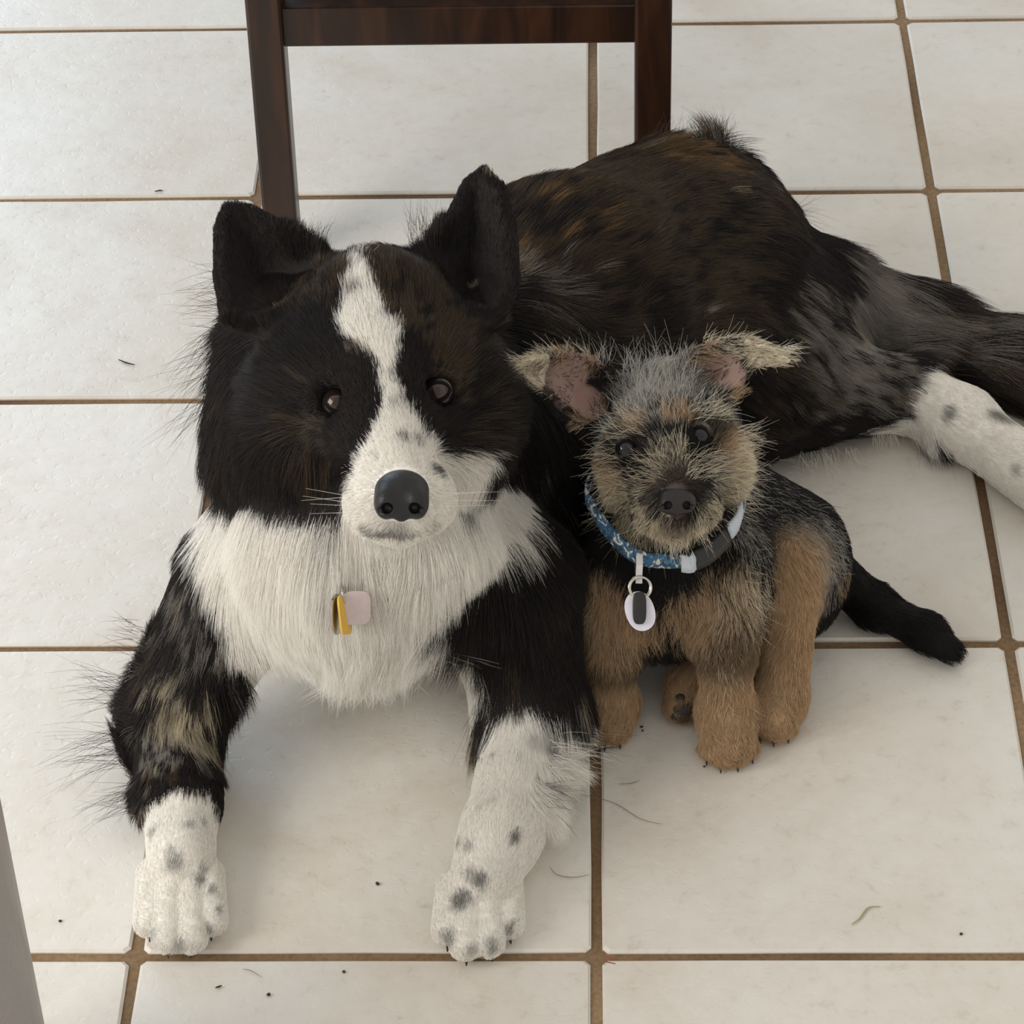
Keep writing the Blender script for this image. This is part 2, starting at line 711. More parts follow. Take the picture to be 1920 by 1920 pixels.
def grow(name, parent, solid, v, f, n, groom, colour, mat, width, seed, K=6, dens=None, clump=0.5, per=14, wild=0.22, curl=0.0):
    rng = np.random.default_rng(seed)
    vn = vnormals(v, f)
    tri = np.concatenate([f[:, [0, 1, 2]], f[:, [0, 2, 3]]])
    ar = np.linalg.norm(np.cross(v[tri[:, 1]] - v[tri[:, 0]], v[tri[:, 2]] - v[tri[:, 0]]), axis=1)
    cen = v[tri].mean(1)
    w = ar * (dens(cen, vn[tri[:, 0]]) if dens is not None else 1.0)
    w = np.where(cen[:, 2] < 0.003, 0, w)
    w /= w.sum()
    t = rng.choice(len(tri), n, p=w)
    r1 = np.sqrt(rng.random(n))[:, None]
    r2 = rng.random(n)[:, None]
    A, B, Cc = v[tri[t, 0]], v[tri[t, 1]], v[tri[t, 2]]
    root = A * (1 - r1) + B * r1 * (1 - r2) + Cc * r1 * r2
    nn = nrm(vn[tri[t, 0]] * (1 - r1) + vn[tri[t, 1]] * r1 * (1 - r2) + vn[tri[t, 2]] * r1 * r2)
    flow, L, lift, grav = groom(root, nn)
    flow = flow + vnoise3(root, 38, seed) * wild * 1.3 + rng.normal(0, wild * 0.4, flow.shape)
    flow = flow - nn * (flow * nn).sum(1, keepdims=True)
    flow = nrm(flow)
    L = L * (0.6 + 0.55 * rng.random(n)) * (0.8 + 0.4 * vnoise(root, 55, seed + 3))
    step = (L / (K - 1))[:, None]
    P = np.zeros((n, K, 3))
    P[:, 0] = root - nn * 0.0012
    d0 = nrm(nn * lift[:, None] + flow * (1 - lift[:, None]) + rng.normal(0, wild * 0.25, flow.shape))
    cu = vnoise3(root, 90, seed + 9)
    for k in range(1, K):
        s = k / (K - 1)
        d = d0 * (1 - s * 0.75) + flow * s * 0.75
        d[:, 2] -= grav * s
        if curl:
            d = d + cu * curl * math.sin(s * 4.0 + 0.7)
        d = nrm(d)
        q = P[:, k - 1] + d * step
        off = 0.0012 + 0.10 * lift * L * s
        sd = solid.sample(q)
        bad = sd < off
        if bad.any():
            gq = solid.grad(q[bad])
            q[bad] += gq * (off[bad] - sd[bad])[:, None]
        q[:, 2] = np.maximum(q[:, 2], 0.0009 + 0.0022 * rng.random(n))
        P[:, k] = q
    # clumps: neighbours lean onto one lead strand
    ng = max(1, n // per)
    kd = kdtree.KDTree(ng)
    for i in range(ng):
        kd.insert(root[i], i)
    kd.balance()
    gi = np.fromiter((kd.find(r)[1] for r in root), int, n)
    off = root - root[gi]
    amt = clump * (0.45 + 0.55 * rng.random(n))[:, None]
    for k in range(1, K):
        s = (k / (K - 1)) ** 1.4
        tgt = P[gi, k] + off * 0.3
        P[:, k] += (tgt - P[:, k]) * amt * s
        P[:, k, 2] = np.maximum(P[:, k, 2], 0.0009)
    crnd = rng.random(ng)[gi]
    col = colour(root, nn, rng, crnd)
    if col.ndim == 2:
        col = col[:, None, :].repeat(K, 1)
    hc = bpy.data.hair_curves.new(name)
    hc.add_curves([K] * n)
    hc.attributes['position'].data.foreach_set('vector', P.astype(np.float32).ravel())
    ra = hc.attributes.get('radius') or hc.attributes.new('radius', 'FLOAT', 'POINT')
    prof = np.linspace(1, 0, K) ** 0.6 * 0.85 + 0.15
    wd = width(root) if callable(width) else np.full(n, width)
    ra.data.foreach_set('value', (wd[:, None] * prof[None, :]).astype(np.float32).ravel())
    ca = hc.attributes.new('coat', 'FLOAT_COLOR', 'POINT')
    ca.data.foreach_set('color', np.concatenate([np.clip(col, 0.002, 1), np.ones((n, K, 1))], 2).astype(np.float32).ravel())
    hc.materials.append(mat)
    o = bpy.data.objects.new(name, hc)
    COL.objects.link(o)
    set_parent(o, parent)
    o['kind'] = 'stuff'
    return o


def strands(name, lines, width, col, mat, parent):
    """a few single hairs, each a list of points"""
    hc = bpy.data.hair_curves.new(name)
    K = len(lines[0])
    hc.add_curves([K] * len(lines))
    hc.attributes['position'].data.foreach_set('vector', np.array(lines, np.float32).ravel())
    ra = hc.attributes.get('radius') or hc.attributes.new('radius', 'FLOAT', 'POINT')
    ra.data.foreach_set('value', np.tile(np.linspace(width, width * 0.3, K), len(lines)).astype(np.float32))
    ca = hc.attributes.new('coat', 'FLOAT_COLOR', 'POINT')
    ca.data.foreach_set('color', np.tile(np.append(col, 1), (len(lines) * K, 1)).astype(np.float32).ravel())
    hc.materials.append(mat)
    o = bpy.data.objects.new(name, hc)
    COL.objects.link(o)
    if parent is not None:
        set_parent(o, parent)
        o['kind'] = 'stuff'
    return o


def groomer(solid, extra):
    """flow, length, lift and droop at points: blended from the limbs, then from local whorls"""
    def g(p, nn):
        w = solid.weights(p)
        flow = np.zeros_like(p)
        L = np.zeros(len(p))
        lift = np.zeros(len(p))
        for i, q in enumerate(solid.prims):
            if q.flow[0] == 'dir':
                d = np.tile(nrm(V3(q.flow[1])), (len(p), 1))
            else:
                d = nrm(p - V3(q.flow[1]))
                if len(q.flow) > 2:
                    d = nrm(d + V3(q.flow[2]))
            flow += w[:, i:i + 1] * d
            L += w[:, i] * q.L
            lift += w[:, i] * q.lift
        grav = np.full(len(p), 0.12)
        for (c, r, d, l, lf, gv) in extra:
            m = 1 - sstep(0.55, 1.0, np.linalg.norm(p - V3(c), axis=1) / r)
            if d is not None:
                flow = flow * (1 - m[:, None]) + nrm(V3(d)) * m[:, None]
            if l is not None:
                L = L * (1 - m) + l * m
            if lf is not None:
                lift = lift * (1 - m) + lf * m
            if gv is not None:
                grav = grav * (1 - m) + gv * m
        return nrm(flow), L, lift, grav
    return g


# ------------------------------------------------------------------ floor
T = 0.33
GAP = 0.0042
M_TILE, M_GROUT = tile_material(), grout_material()
bm = bmesh.new()
box_bm(bm, (-2.6, -1.6, -0.03), (2.6, 3.3, -0.0032))
floor = from_bm('floor', bm, M_GROUT, None, False)
floor['kind'] = 'structure'


def tile_mesh(seed):
    rng = random.Random(seed)
    h = T / 2 - GAP
    bm = bmesh.new()
    n = 5
    ring = []
    cr = 0.004
    for s in range(4):
        a = s * math.pi / 2
        ca, sa = math.cos(a), math.sin(a)
        for i in range(n):
            x = -h + cr + (2 * h - 2 * cr) * i / (n - 1)
            y = -h + rng.uniform(-0.0006, 0.0006) * (0 < i < n - 1)
            ring.append((x * ca - y * sa, x * sa + y * ca))
    def loop(k, z):
        return [bm.verts.new((x * k, y * k, z)) for x, y in ring]
    a, b, c = loop(1.0, -0.02), loop(1.0, -0.0018), loop(0.988, 0.0)
    m = len(ring)
    for u, v in ((a, b), (b, c)):
        for i in range(m):
            bm.faces.new((u[i], u[(i + 1) % m], v[(i + 1) % m], v[i]))
    bm.faces.new(c)
    me = bpy.data.meshes.new('tile')
    bm.to_mesh(me)
    bm.free()
    me.materials.append(M_TILE)
    return me


tile_meshes = [tile_mesh(i) for i in range(6)]
rt = random.Random(4)
# small laying errors, (column, row): shift in metres
for r in range(-4, 9):
    for c in range(-6, 6):
        o = bpy.data.objects.new('tile', rt.choice(tile_meshes))
        o.location = ((c + .5) * T + rt.uniform(-.0007, .0007), (r + .5) * T + rt.uniform(-.0007, .0007), rt.uniform(-.0005, 0.0))
        o.rotation_euler = (rt.uniform(-.0012, .0012), rt.uniform(-.0012, .0012), rt.choice((0, 1, 2, 3)) * math.pi / 2 + rt.uniform(-.002, .002))
        COL.objects.link(o)
        set_parent(o, floor)

# ------------------------------------------------------------------ chair
M_WOOD = wood_material()
YC = 0.885                                   # its two back legs stand on this line
XL, XR = W(541,430,0.0)[0], W(1220,430,0.0)[0]
chair = empty('dining_chair', ((XL + XR) / 2, YC + 0.2, 0), 'dark brown wooden chair with a crossbar between its legs behind the dogs', 'chair')


def post(name, x, y, z0, z1, w, d, lean=0.0):
    bm = bmesh.new()
    box_bm(bm, (-w / 2, -d / 2, z0), (w / 2, d / 2, z1), 0.003)
    for v in bm.verts:
        v.co.x += lean * v.co.z
        v.co += Vector((x, y, 0))
    return from_bm(name, bm, M_WOOD, chair, False)


post('leg', XL, YC, 0, 0.93, 0.0325, 0.03, 0.010)
post('leg', XR, YC, 0, 0.93, 0.0335, 0.03, 0.0)
post('leg', XL + .012, YC + 0.57, 0, 0.43, 0.034, 0.034)
post('leg', XR - .012, YC + 0.57, 0, 0.43, 0.034, 0.034)


def bar(name, lo, hi, bev=0.003):
    bm = bmesh.new()
    box_bm(bm, lo, hi, bev)
    return from_bm(name, bm, M_WOOD, chair, False)


bar('crossbar', (XL + 0.008, YC - 0.009, 0.233), (XR - 0.012, YC + 0.013, 0.272), 0.002)
bar('side_rail', (XL - .004, YC + .012, 0.33), (XL + .018, YC + .56, 0.365))
bar('side_rail', (XR - .016, YC + .012, 0.33), (XR + .006, YC + .56, 0.365))
bar('apron', (XL + .01, YC + .555, 0.37), (XR - .01, YC + .575, 0.43))
bar('seat', (XL - .02, YC + .012, 0.43), (XR + .02, YC + .59, 0.455), 0.008)
bar('back_rail', (XL + .01, YC - .01, 0.86), (XR - .01, YC + .012, 0.93))
bar('back_rail', (XL + .01, YC - .008, 0.66), (XR - .01, YC + .01, 0.70))

# ------------------------------------------------------------------ grey post, lower left corner
PE = C(38,1725,1.78)
M_POST = plain('satin_grey_metal', lin(150, 144, 141), 0.4, 0.0, 0.4, 0.02, 300)
pr = 0.055
bm = bmesh.new()
segs = 40
prof = [(0.0, 0.0), (pr * 0.96, 0.0), (pr, 0.004), (pr, 0.70), (pr * 0.97, 0.705), (0.0, 0.705)]
rings = []
for (rr, z) in prof:
    rings.append([bm.verts.new((rr * math.cos(2 * math.pi * i / segs), rr * math.sin(2 * math.pi * i / segs), z)) for i in range(segs)] if rr > 0
                 else [bm.verts.new((0, 0, z))])
for a, b in zip(rings, rings[1:]):
    for i in range(segs):
        j = (i + 1) % segs
        if len(a) == 1:
            bm.faces.new((a[0], b[j], b[i]))
        elif len(b) == 1:
            bm.faces.new((a[i], a[j], b[0]))
        else:
            bm.faces.new((a[i], a[j], b[j], b[i]))
bmesh.ops.recalc_face_normals(bm, faces=bm.faces)
post_o = from_bm('round_post', bm, M_POST)
post_o.data.set_sharp_from_angle(angle=0.6)
post_o.location = (PE[0] - pr, PE[1], 0)
tag(post_o, 'smooth grey round post standing at the edge of the floor', 'post')
# ------------------------------------------------------------------ large black and white dog
BODY_DIR = (0.30, 0.42, -0.10)
DOWN = (0.0, -0.25, -1.0)
NOSE = C(752,925,1.93)
up_f = nrm(UP * 1.0 + FW * 0.3)
dog_prims = [
    # head
    el(C(704,628,2.065), (.060, .064, .060), .03, ('rad', NOSE), .020, .22, name='cranium'),
    el(C(712,735,2.02), (.046, .040, .052), .03, ('rad', NOSE), .010, .18, name='brow'),
    el(C(590,770,2.06), (.046, .060, .056), .04, ('rad', NOSE, (-.3, 0, -.3)), .040, .25, name='cheek'),
    el(C(850,770,2.06), (.046, .060, .056), .04, ('rad', NOSE, (.3, 0, -.3)), .036, .25, name='cheek'),
    rc(C(722,800,1.985), C(748,925,1.945), .033, .0225, .025, ('rad', NOSE), .007, .15, name='muzzle'),
    el(C(700,945,1.955), (.0195, .025, .020), .018, ('rad', NOSE), .007, .15, name='lip'),
    el(C(800,938,1.955), (.0195, .025, .020), .018, ('rad', NOSE), .007, .15, name='lip'),
    rc(C(738,920,1.99), C(748,978,1.965), .026, .0165, .015, ('rad', NOSE), .007, .15, name='chin'),
    fan(C(492,520,2.092), [C(431,397,2.078), C(416,430,2.07), C(416,520,2.06), C(430,600,2.045), C(510,625,2.04), C(590,570,2.045), C(640,525,2.065), C(600,478,2.068), C(530,432,2.074), C(470,400,2.08)],
        .0048, .012, ('dir', UP * 1.0 + RT * -.25), .0075, .12, name='ear'),
    fan(C(880,505,2.112), [C(906,328,2.10), C(938,362,2.09), C(955,440,2.08), C(960,530,2.065), C(930,605,2.05), C(850,610,2.045), C(795,545,2.055), C(795,490,2.075), C(846,418,2.09), C(878,352,2.10)],
        .0048, .012, ('dir', UP * 1.0 + RT * .1), .0075, .12, name='ear'),
    # neck, chest and trunk
    rc(C(690,760,2.15), C(672,1010,2.11), .088, .094, .05, ('dir', DOWN), .055, .25, name='neck'),
    el((-.160, .385, .130), (.118, .125, .122), .05, ('dir', DOWN), .055, .22, name='chest'),
    rc((-.115, .44, .120), (-.05, .56, .128), .110, .110, .06, ('dir', BODY_DIR), .030, .14, name='ribs'),
    rc((-.012, .595, .150), (.060, .685, .118), .102, .099, .06, ('dir', BODY_DIR), .030, .14, name='loin'),
    rc((.055, .685, .112), (.15, .655, .075), .096, .074, .05, ('dir', (.8, -.2, -.4)), .030, .14, name='rump'),
    el(C(690,1005,2.062), (.088, .050, .046), .016, ('dir', DOWN), .026, .3, name='throat'),
    rc(C(492,640,2.12), C(482,820,2.115), .026, .032, .04, ('dir', RT * -.6 + UP * -.8), .036, .26, name='mane'),
    el((-.035, .455, .095), (.080, .10, .092), .05, ('dir', (.3, .3, -.8)), .035, .18, name='flank'),
    # hind leg lying out to the side
    rc(W(1330,440,.11), W(1370,700,.075), .070, .060, .05, ('dir', (.6, -.35, -.35)), .026, .14, name='thigh'),
    rc(W(1410,740,.058), W(1700,733,.038), .052, .030, .04, ('dir', (.9, -.15, -.2)), .022, .14, name='shank'),
    rc(W(1715,745,.034), W(1800,790,.030), .028, .026, .02, ('dir', (.8, -.6, 0)), .009, .14, name='hock'),
    rc(W(1800,790,.030), W(1990,930,.024), .026, .026, .02, ('dir', (.8, -.6, 0)), .009, .14, name='hind_foot'),
    # tail
    rc(W(1540,560,.060), W(1700,615,.038), .048, .036, .05, ('dir', (.9, -.25, -.1)), .055, .12, name='tail'),
    rc(W(1700,615,.036), W(1880,675,.028), .036, .030, .03, ('dir', (.9, -.35, -.05)), .070, .12, name='tail'),
    rc(W(1880,675,.028), W(2040,790,.022), .030, .018, .03, ('dir', (.8, -.6, -.05)), .070, .12, name='tail'),
    # foreleg on the left of the picture
    rc(C(468,1080,2.16), W(345,1300,.066), .052, .038, .05, ('dir', (-.25, -.3, -.6)), .030, .16, name='upper_arm'),
    rc(W(316,1365,.040), W(341,1500,.032), .034, .0265, .03, ('dir', (.15, -1, -.1)), .012, .13, name='forearm'),
    rc(W(338,1490,.032), W(340,1622,.024), .0265, .0235, .014, ('dir', (0, -1, -.1)), .007, .12, name='wrist'),
    # foreleg on the right
    rc(C(945,1100,2.16), W(990,1310,.054), .056, .038, .05, ('dir', (.2, -.3, -.8)), .034, .16, name='upper_arm'),
    rc(W(1002,1345,.040), W(940,1570,.032), .035, .0265, .03, ('dir', (-.25, -1, -.1)), .010, .13, name='forearm'),
    rc(W(940,1560,.031), W(902,1655,.024), .0265, .0235, .014, ('dir', (-.2, -1, -.1)), .007, .12, name='wrist'),
]
for (x0, y0, x1, y1, z0) in [(290,1640,281,1728,.018), (321,1622,315,1758,.0235), (355,1622,359,1758,.0235), (387,1640,396,1726,.018),
                             (852,1664,840,1742,.018), (882,1646,873,1771,.0235), (916,1644,916,1766,.0235), (946,1652,953,1730,.018)]:
    dog_prims.append(rc(W(x0,y0,z0), W(x1,y1,.013), .0122, .0112, .0022, ('dir', (0, -1, -.25)), .0042, .12, name='toe'))

EYES = [C(630,757,1.992), C(824,736,1.996)]
dog_solid = Solid(dog_prims, .0032, cuts=[(EYES[0] - FW * .005, .0118, .005), (EYES[1] - FW * .005, .0118, .005), (EYES[0] - FW * .009 + RT * .004, .0100, .006), (EYES[1] - FW * .009 - RT * .004, .0100, .006)])
_GRIDS['dog'] = dog_solid
dv, df = dog_solid.mesh()
print('dog mesh', len(dv), len(df))

# coat colours
BLACK = lin(36, 31, 30)
DARK = lin(40, 34, 31)
BROWN = lin(82, 69, 54)
GOLD = lin(136, 106, 70)
GREY = lin(140, 134, 126)
WHITE = lin(252, 249, 243)
CREAM = lin(205, 192, 165)
ax_head = C(700,760,2.0) - CAM
ax_bib = C(660,1120,2.1) - CAM
dog_layers = [
    # white chest and throat
    Patch([S('dog',395,935), S('dog',432,924), S('dog',486,926), S('dog',525,932), S('dog',555,922), S('dog',600,922), S('dog',640,955),
           S('dog',850,1000), S('dog',945,975), S('dog',940,1005), S('dog',905,1050), S('dog',860,1095), S('dog',840,1150), S('dog',852,1190), S('dog',890,1235),
           S('dog',905,1290), S('dog',850,1330), S('dog',700,1345), S('dog',560,1330), S('dog',470,1275), S('dog',440,1220), S('dog',425,1160),
           S('dog',412,1090), S('dog',392,1030), S('dog',385,965)], ax_bib, WHITE, .10, .16),
    # blaze, muzzle and the white cheek
    Patch([S('dog',670,478), S('dog',683,507), S('dog',695,538), S('dog',715,561), S('dog',721,604), S('dog',752,616), S('dog',750,655), S('dog',744,690), S('dog',748,729), S('dog',760,760), S('dog',787,792), S('dog',812,836),
           S('dog',830,854), S('dog',850,842), S('dog',885,831), S('dog',920,839), S('dog',942,874), S('dog',971,905), S('dog',976,944), S('dog',965,1000), S('dog',860,1030), S('dog',700,1020), S('dog',640,985), S('dog',640,960),
           S('dog',646,925), S('dog',662,881), S('dog',678,842), S('dog',705,807), S('dog',715,780), S('dog',713,749), S('dog',711,710), S('dog',703,678), S('dog',681,663), S('dog',646,643), S('dog',639,612), S('dog',642,577), S('dog',652,534), S('dog',650,499)],
          ax_head, WHITE, .06, .05),
]
for (x, y, r, m) in [(664,560,.0045,.8), (735,712,.004,.6), (742,760,.006,.25), (758,825,.0035,.8), (783,830,.004,.7), (818,884,.006,.9), (708,860,.003,.3),
                     (868,945,.007,.8), (905,912,.010,.55), (612,965,.0045,.6), (690,988,.0045,.6), (708,998,.005,.6), (728,1003,.0055,.6), (750,1005,.0055,.65), (772,1003,.0055,.6), (795,996,.005,.6), (812,985,.004,.5), (660,985,.004,.25), (745,995,.010,.35)]:
    dog_layers.append(Spot(S('dog',x,y), r, BLACK, m))
# lower legs
P_WH_L = Patch([W(255,1545,.02), W(300,1487,.03), W(345,1470,.04), W(395,1478,.03), W(440,1600,.0), W(440,1820,.0), W(230,1820,.0), W(240,1620,.0)], ax_bib, WHITE, .12, .12)
P_WH_R = Patch([W(935,1300,.05), W(985,1303,.06), W(1015,1318,.06), W(1050,1318,.05), W(1085,1345,.03), W(1130,1400,.0), W(1040,1600,.0), W(1000,1830,.0), W(800,1830,.0), W(800,1650,.0), W(900,1400,.03), W(920,1330,.04)], ax_bib, WHITE, .12, .10)
P_WH_H = Patch([W(1735,672,.06), W(1790,660,.06), W(2100,760,.03), W(2100,1100,.0), W(1850,960,.0), W(1740,830,.0), W(1640,822,.0), W(1672,790,.02), W(1700,735,.05)], ax_bib, WHITE, .15, -.035)
P_BELLY = Patch([W(1440,905,.0), W(1500,880,.01), W(1600,822,.01), W(1690,770,.02), W(1760,800,.0), W(1650,880,.0), W(1520,950,.0)], ax_bib, WHITE, .1, .1)
dog_layers += [P_WH_L, P_WH_R, P_WH_H, P_BELLY]
for (x, y, r, m) in [(285,1560,.006,.5), (297,1545,.004,.5), (355,1545,.004,.6), (382,1541,.0035,.8), (318,1590,.004,.4), (328,1612,.008,.5), (372,1650,.0045,.95), (379,1625,.0045,.45),
                     (398,1668,.0045,.6), (392,1740,.005,.6), (336,1766,.006,.55), (288,1752,.006,.4), (408,1705,.004,.7),
                     (1030,1355,.009,.6), (1035,1395,.009,.85), (1000,1375,.010,.35), (1010,1340,.006,.35), (930,1408,.004,.6), (977,1412,.003,.35), (1012,1466,.006,.5), (965,1563,.006,.9), (862,1575,.005,.8),
                     (880,1582,.006,.4), (848,1622,.0045,.6), (882,1635,.005,.6), (898,1647,.006,.8), (866,1685,.009,.8), (845,1755,.007,.65), (920,1770,.006,.6), (958,1735,.005,.7), (880,1778,.005,.4), (828,1745,.004,.4), (905,1510,.004,.25), (925,1500,.004,.2),
                     (1690,772,.008,.8), (1776,775,.007,.75), (1868,778,.010,.75), (1890,790,.008,.5), (1735,725,.006,.3), (1715,740,.006,.3), (1725,785,.004,.4), (1660,800,.006,.6), (1905,880,.006,.4)]:
    dog_layers.append(Spot(S('dog',x,y), r * .8, BLACK, m * .85, .6))
dog_brindle = [  # where the dark coat runs to brown, gold, grey: centre, radius, colour, share of strands
    (S('dog',1080,430), .14, BROWN, .55), (S('dog',1080,390), .06, GOLD, .38), (S('dog',1010,460), .04, GOLD, .22), (S('dog',1290,290), .055, GOLD, .65), (S('dog',1340,300), .03, GOLD, .5),
    (S('dog',1150,330), .12, BROWN, .7), (S('dog',1290,450), .11, BROWN, .55), (S('dog',1420,350), .07, BROWN, .5), (S('dog',1400,600), .09, BROWN, .4), (S('dog',1560,620), .07, GREY, .5),
    (S('dog',1620,590), .06, GREY, .75), (S('dog',1540,680), .06, GREY, .45), (S('dog',1640,690), .05, GREY, .6), (S('dog',1620,500), .05, GREY, .7), (S('dog',1450,740), .06, BROWN, .45),
    (S('dog',1800,600), .07, BROWN, .45), (S('dog',1860,680), .08, BROWN, .5), (S('dog',1750,640), .05, GREY, .4), (S('dog',1880,620), .06, GREY, .35),
    (S('dog',1000,560), .06, GREY, .22), (S('dog',960,950), .05, BROWN, .30), (S('dog',1010,900), .05, CREAM, .16), (S('dog',590,830), .024, BROWN, .6), (S('dog',600,850), .018, CREAM, .16), (S('dog',890,790), .025, BROWN, .5),
    (S('dog',770,540), .055, BROWN, .8), (S('dog',850,640), .04, BROWN, .6), (S('dog',610,530), .04, BROWN, .6), (S('dog',610,700), .02, BROWN, .25), (S('dog',840,690), .025, BROWN, .55),
    (S('dog',340,1300), .035, CREAM, .5), (S('dog',365,1350), .022, CREAM, .6), (S('dog',310,1400), .035, GREY, .35), (S('dog',350,1450), .025, BROWN, .3), (S('dog',330,1190), .06, GREY, .35),
    (S('dog',300,1250), .04, BROWN, .3), (S('dog',1000,1220), .06, BROWN, .22), (S('dog',440,700), .05, BROWN, .25), (S('dog',430,850), .05, BROWN, .2),
]
dog_bc = [(V3(c), r, col, sh) for c, r, col, sh in dog_brindle]


def dog_base(p, crnd):
    c = np.tile(BLACK, (len(p), 1)) * (0.75 + 0.6 * crnd[:, None])
    st = vnoise(p * np.array([1.0, 1.0, 1.5]), 45, 3)
    u = np.clip(crnd * .65 + st * .5 - .075, 0, 1)
    for k, (q, r, col, sh) in enumerate(dog_bc):
        m = 1 - sstep(.5, 1.15, np.linalg.norm(p - q, axis=1) / r)
        t = ((_hash(np.floor(crnd * 1e6), np.full(len(p), k * 7.0), np.zeros(len(p)), k) * .6 + st * .6 - .1) < sh * m).astype(float) * (.5 + .45 * u)
        c = c * (1 - t[:, None]) + col * t[:, None]
    return c


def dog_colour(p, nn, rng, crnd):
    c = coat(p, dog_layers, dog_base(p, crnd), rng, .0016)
    lum = c.mean(1, keepdims=True)
    c = c * (1 + rng.normal(0, .13, (len(p), 1)) * np.where(lum > .3, .45, 1.0))
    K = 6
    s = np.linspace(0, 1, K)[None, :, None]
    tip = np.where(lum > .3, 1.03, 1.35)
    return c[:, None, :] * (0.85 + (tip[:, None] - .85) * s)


dog_skin = coat(dv, dog_layers, dog_base(dv, np.full(len(dv), .4)))
for e in EYES:
    m = 1 - sstep(.010, .016, np.linalg.norm(dv - V3(e), axis=1))[:, None]
    dog_skin = dog_skin * (1 - m) + lin(14, 12, 12) * m
inner = [S('dog',490,520), S('dog',885,510)]
dog = empty('large_dog', (-.1, .45, 0), 'large fluffy black and white dog with pricked ears lying on the tiles', 'dog')
M_SKIN = attr_material('dog_skin', .7, .2)
M_FUR = hair_material('dog_fur')
dog_body = mesh_obj('body', dv, df, M_SKIN, dog, dog_skin)

LEFT, BACK = np.array([-1.0, 0, 0]), np.array([0, 1.0, 0])
dog_whorls = [  # centre, radius, flow, length, lift, droop
    (EYES[0], .026, None, .0055, .12, None), (EYES[1], .026, None, .0055, .12, None),
    (S('dog',420,655), .04, RT * -.9 + UP * -.35, .034, .3, .1), (S('dog',440,740), .06, RT * -.7 + UP * -.8, .042, .3, .25), (S('dog',420,625), .018, RT * -1 + UP * .1, .026, .4, .0),
    (S('dog',430,860), .06, RT * -.35 + UP * -1, .042, .26, .3), (S('dog',560,900), .05, RT * -.15 + UP * -1, .04, .25, .3),
    (S('dog',980,600), .05, RT * .8 + UP * -.5, .05, .35, .2), (S('dog',975,720), .06, RT * .5 + UP * -.9, .055, .3, .3), (S('dog',970,880), .06, RT * .25 + UP * -1, .05, .25, .3),
    (S('dog',900,900), .04, RT * .1 + UP * -1, .035, .25, .3),
    (S('dog',790,460), .028, RT * -.1 + UP * 1, .020, .35, -.1), (S('dog',575,455), .024, RT * .3 + UP * .9, .013, .3, 0),     (S('dog',700,500), .035, RT * .05 + UP * 1, .018, .35, 0),
    (S('dog',690,1060), .05, UP * -1, .030, .3, .3), (S('dog',560,1050), .07, RT * -.2 + UP * -1, .055, .22, .4), (S('dog',700,1200), .10, UP * -1, .06, .2, .5), (S('dog',500,1150), .06, RT * .1 + UP * -1, .05, .2, .4),
    (S('dog',880,1180), .06, RT * .1 + UP * -1, .055, .25, .4),
    (S('dog',244,1330), .024, RT * -1 + UP * .15, .024, .35, .1), (S('dog',244,1420), .026, RT * -1 + UP * -.1, .026, .35, .1), (S('dog',262,1480), .022, RT * -1 + UP * -.35, .024, .35, .2), (S('dog',260,1220), .03, RT * -.8 + UP * .5, .022, .4, 0),
    (S('dog',390,1380), .03, RT * .3 + UP * -1, .03, .3, .3), (S('dog',420,1290), .03, RT * .3 + UP * -1, .04, .25, .3),
    (S('dog',1040,1440), .020, RT * .9 + UP * -.2, .04, .35, .2), (S('dog',1015,1490), .018, RT * .9 + UP * -.3, .035, .35, .2), (S('dog',1078,1385), .018, RT * 1 + UP * -.1, .03, .35, .2),
    (S('dog',1060,1240), .05, RT * .4 + UP * -1, .035, .25, .2), (S('dog',900,1300), .03, RT * -.1 + UP * -1, .045, .25, .4),
    (S('dog',1340,275), .022, RT * .1 + UP * 1, .045, .6, -.2), (S('dog',1230,275), .04, RT * .5 + UP * .5, .03, .4, -.1),
    (S('dog',1500,410), .05, RT * .8 + UP * -.3, .035, .3, .1), (S('dog',1560,870), .05, RT * .3 + UP * -1, .03, .2, .3), (S('dog',1730,820), .03, RT * .1 + UP * -1, .03, .25, .4),
]
dog_groom = groomer(dog_solid, dog_whorls)
NOSE_C = C(754,926,1.925)


def dog_dens(p, nn):
    w = np.where(nn[:, 2] < -.35, .25, 1.0)
    face = 1 - sstep(.10, .17, np.linalg.norm(p - C(715,800,2.0), axis=1))
    w = w * (1 + 1.6 * face)
    paws = 1 - sstep(.10, .16, np.minimum(np.linalg.norm(p - W(340,1650,.02), axis=1), np.linalg.norm(p - W(900,1660,.02), axis=1)))
    w = w * (1 + 1.3 * paws)
    away = sstep(.0, .5, nn @ FW)            # the far side of the dog
    w = w * (1 - .75 * away)
    for e, sd in zip(EYES, (1, -1)):
        w = w * sstep(.0105, .0135, np.linalg.norm(p - V3(e) - RT * sd * .003, axis=1))
    ears = 1 - sstep(.004, .010, np.minimum(dog_prims[8].dist(p), dog_prims[9].dist(p)))
    w = w * (1 + 2.5 * ears)
    w = w * sstep(.016, .021, np.linalg.norm(p - NOSE_C, axis=1))
    return w


def dog_width(p):
    face = 1 - sstep(.10, .17, np.linalg.norm(p - C(715,800,2.0), axis=1))
    return .00017 - .00004 * face


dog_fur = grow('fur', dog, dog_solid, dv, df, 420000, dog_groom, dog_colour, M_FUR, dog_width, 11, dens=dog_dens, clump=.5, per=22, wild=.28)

M_NOSE = plain('wet_black_nose', lin(27, 26, 29), .38, 0, .45, .35, 900)
M_LID = plain('dark_eyelid', lin(17, 14, 13), .85, 0, .12)
M_EYE = attr_material('eye', .08, .42)
M_CLAW = plain('dark_claw', lin(38, 33, 31), .35, 0, .5)


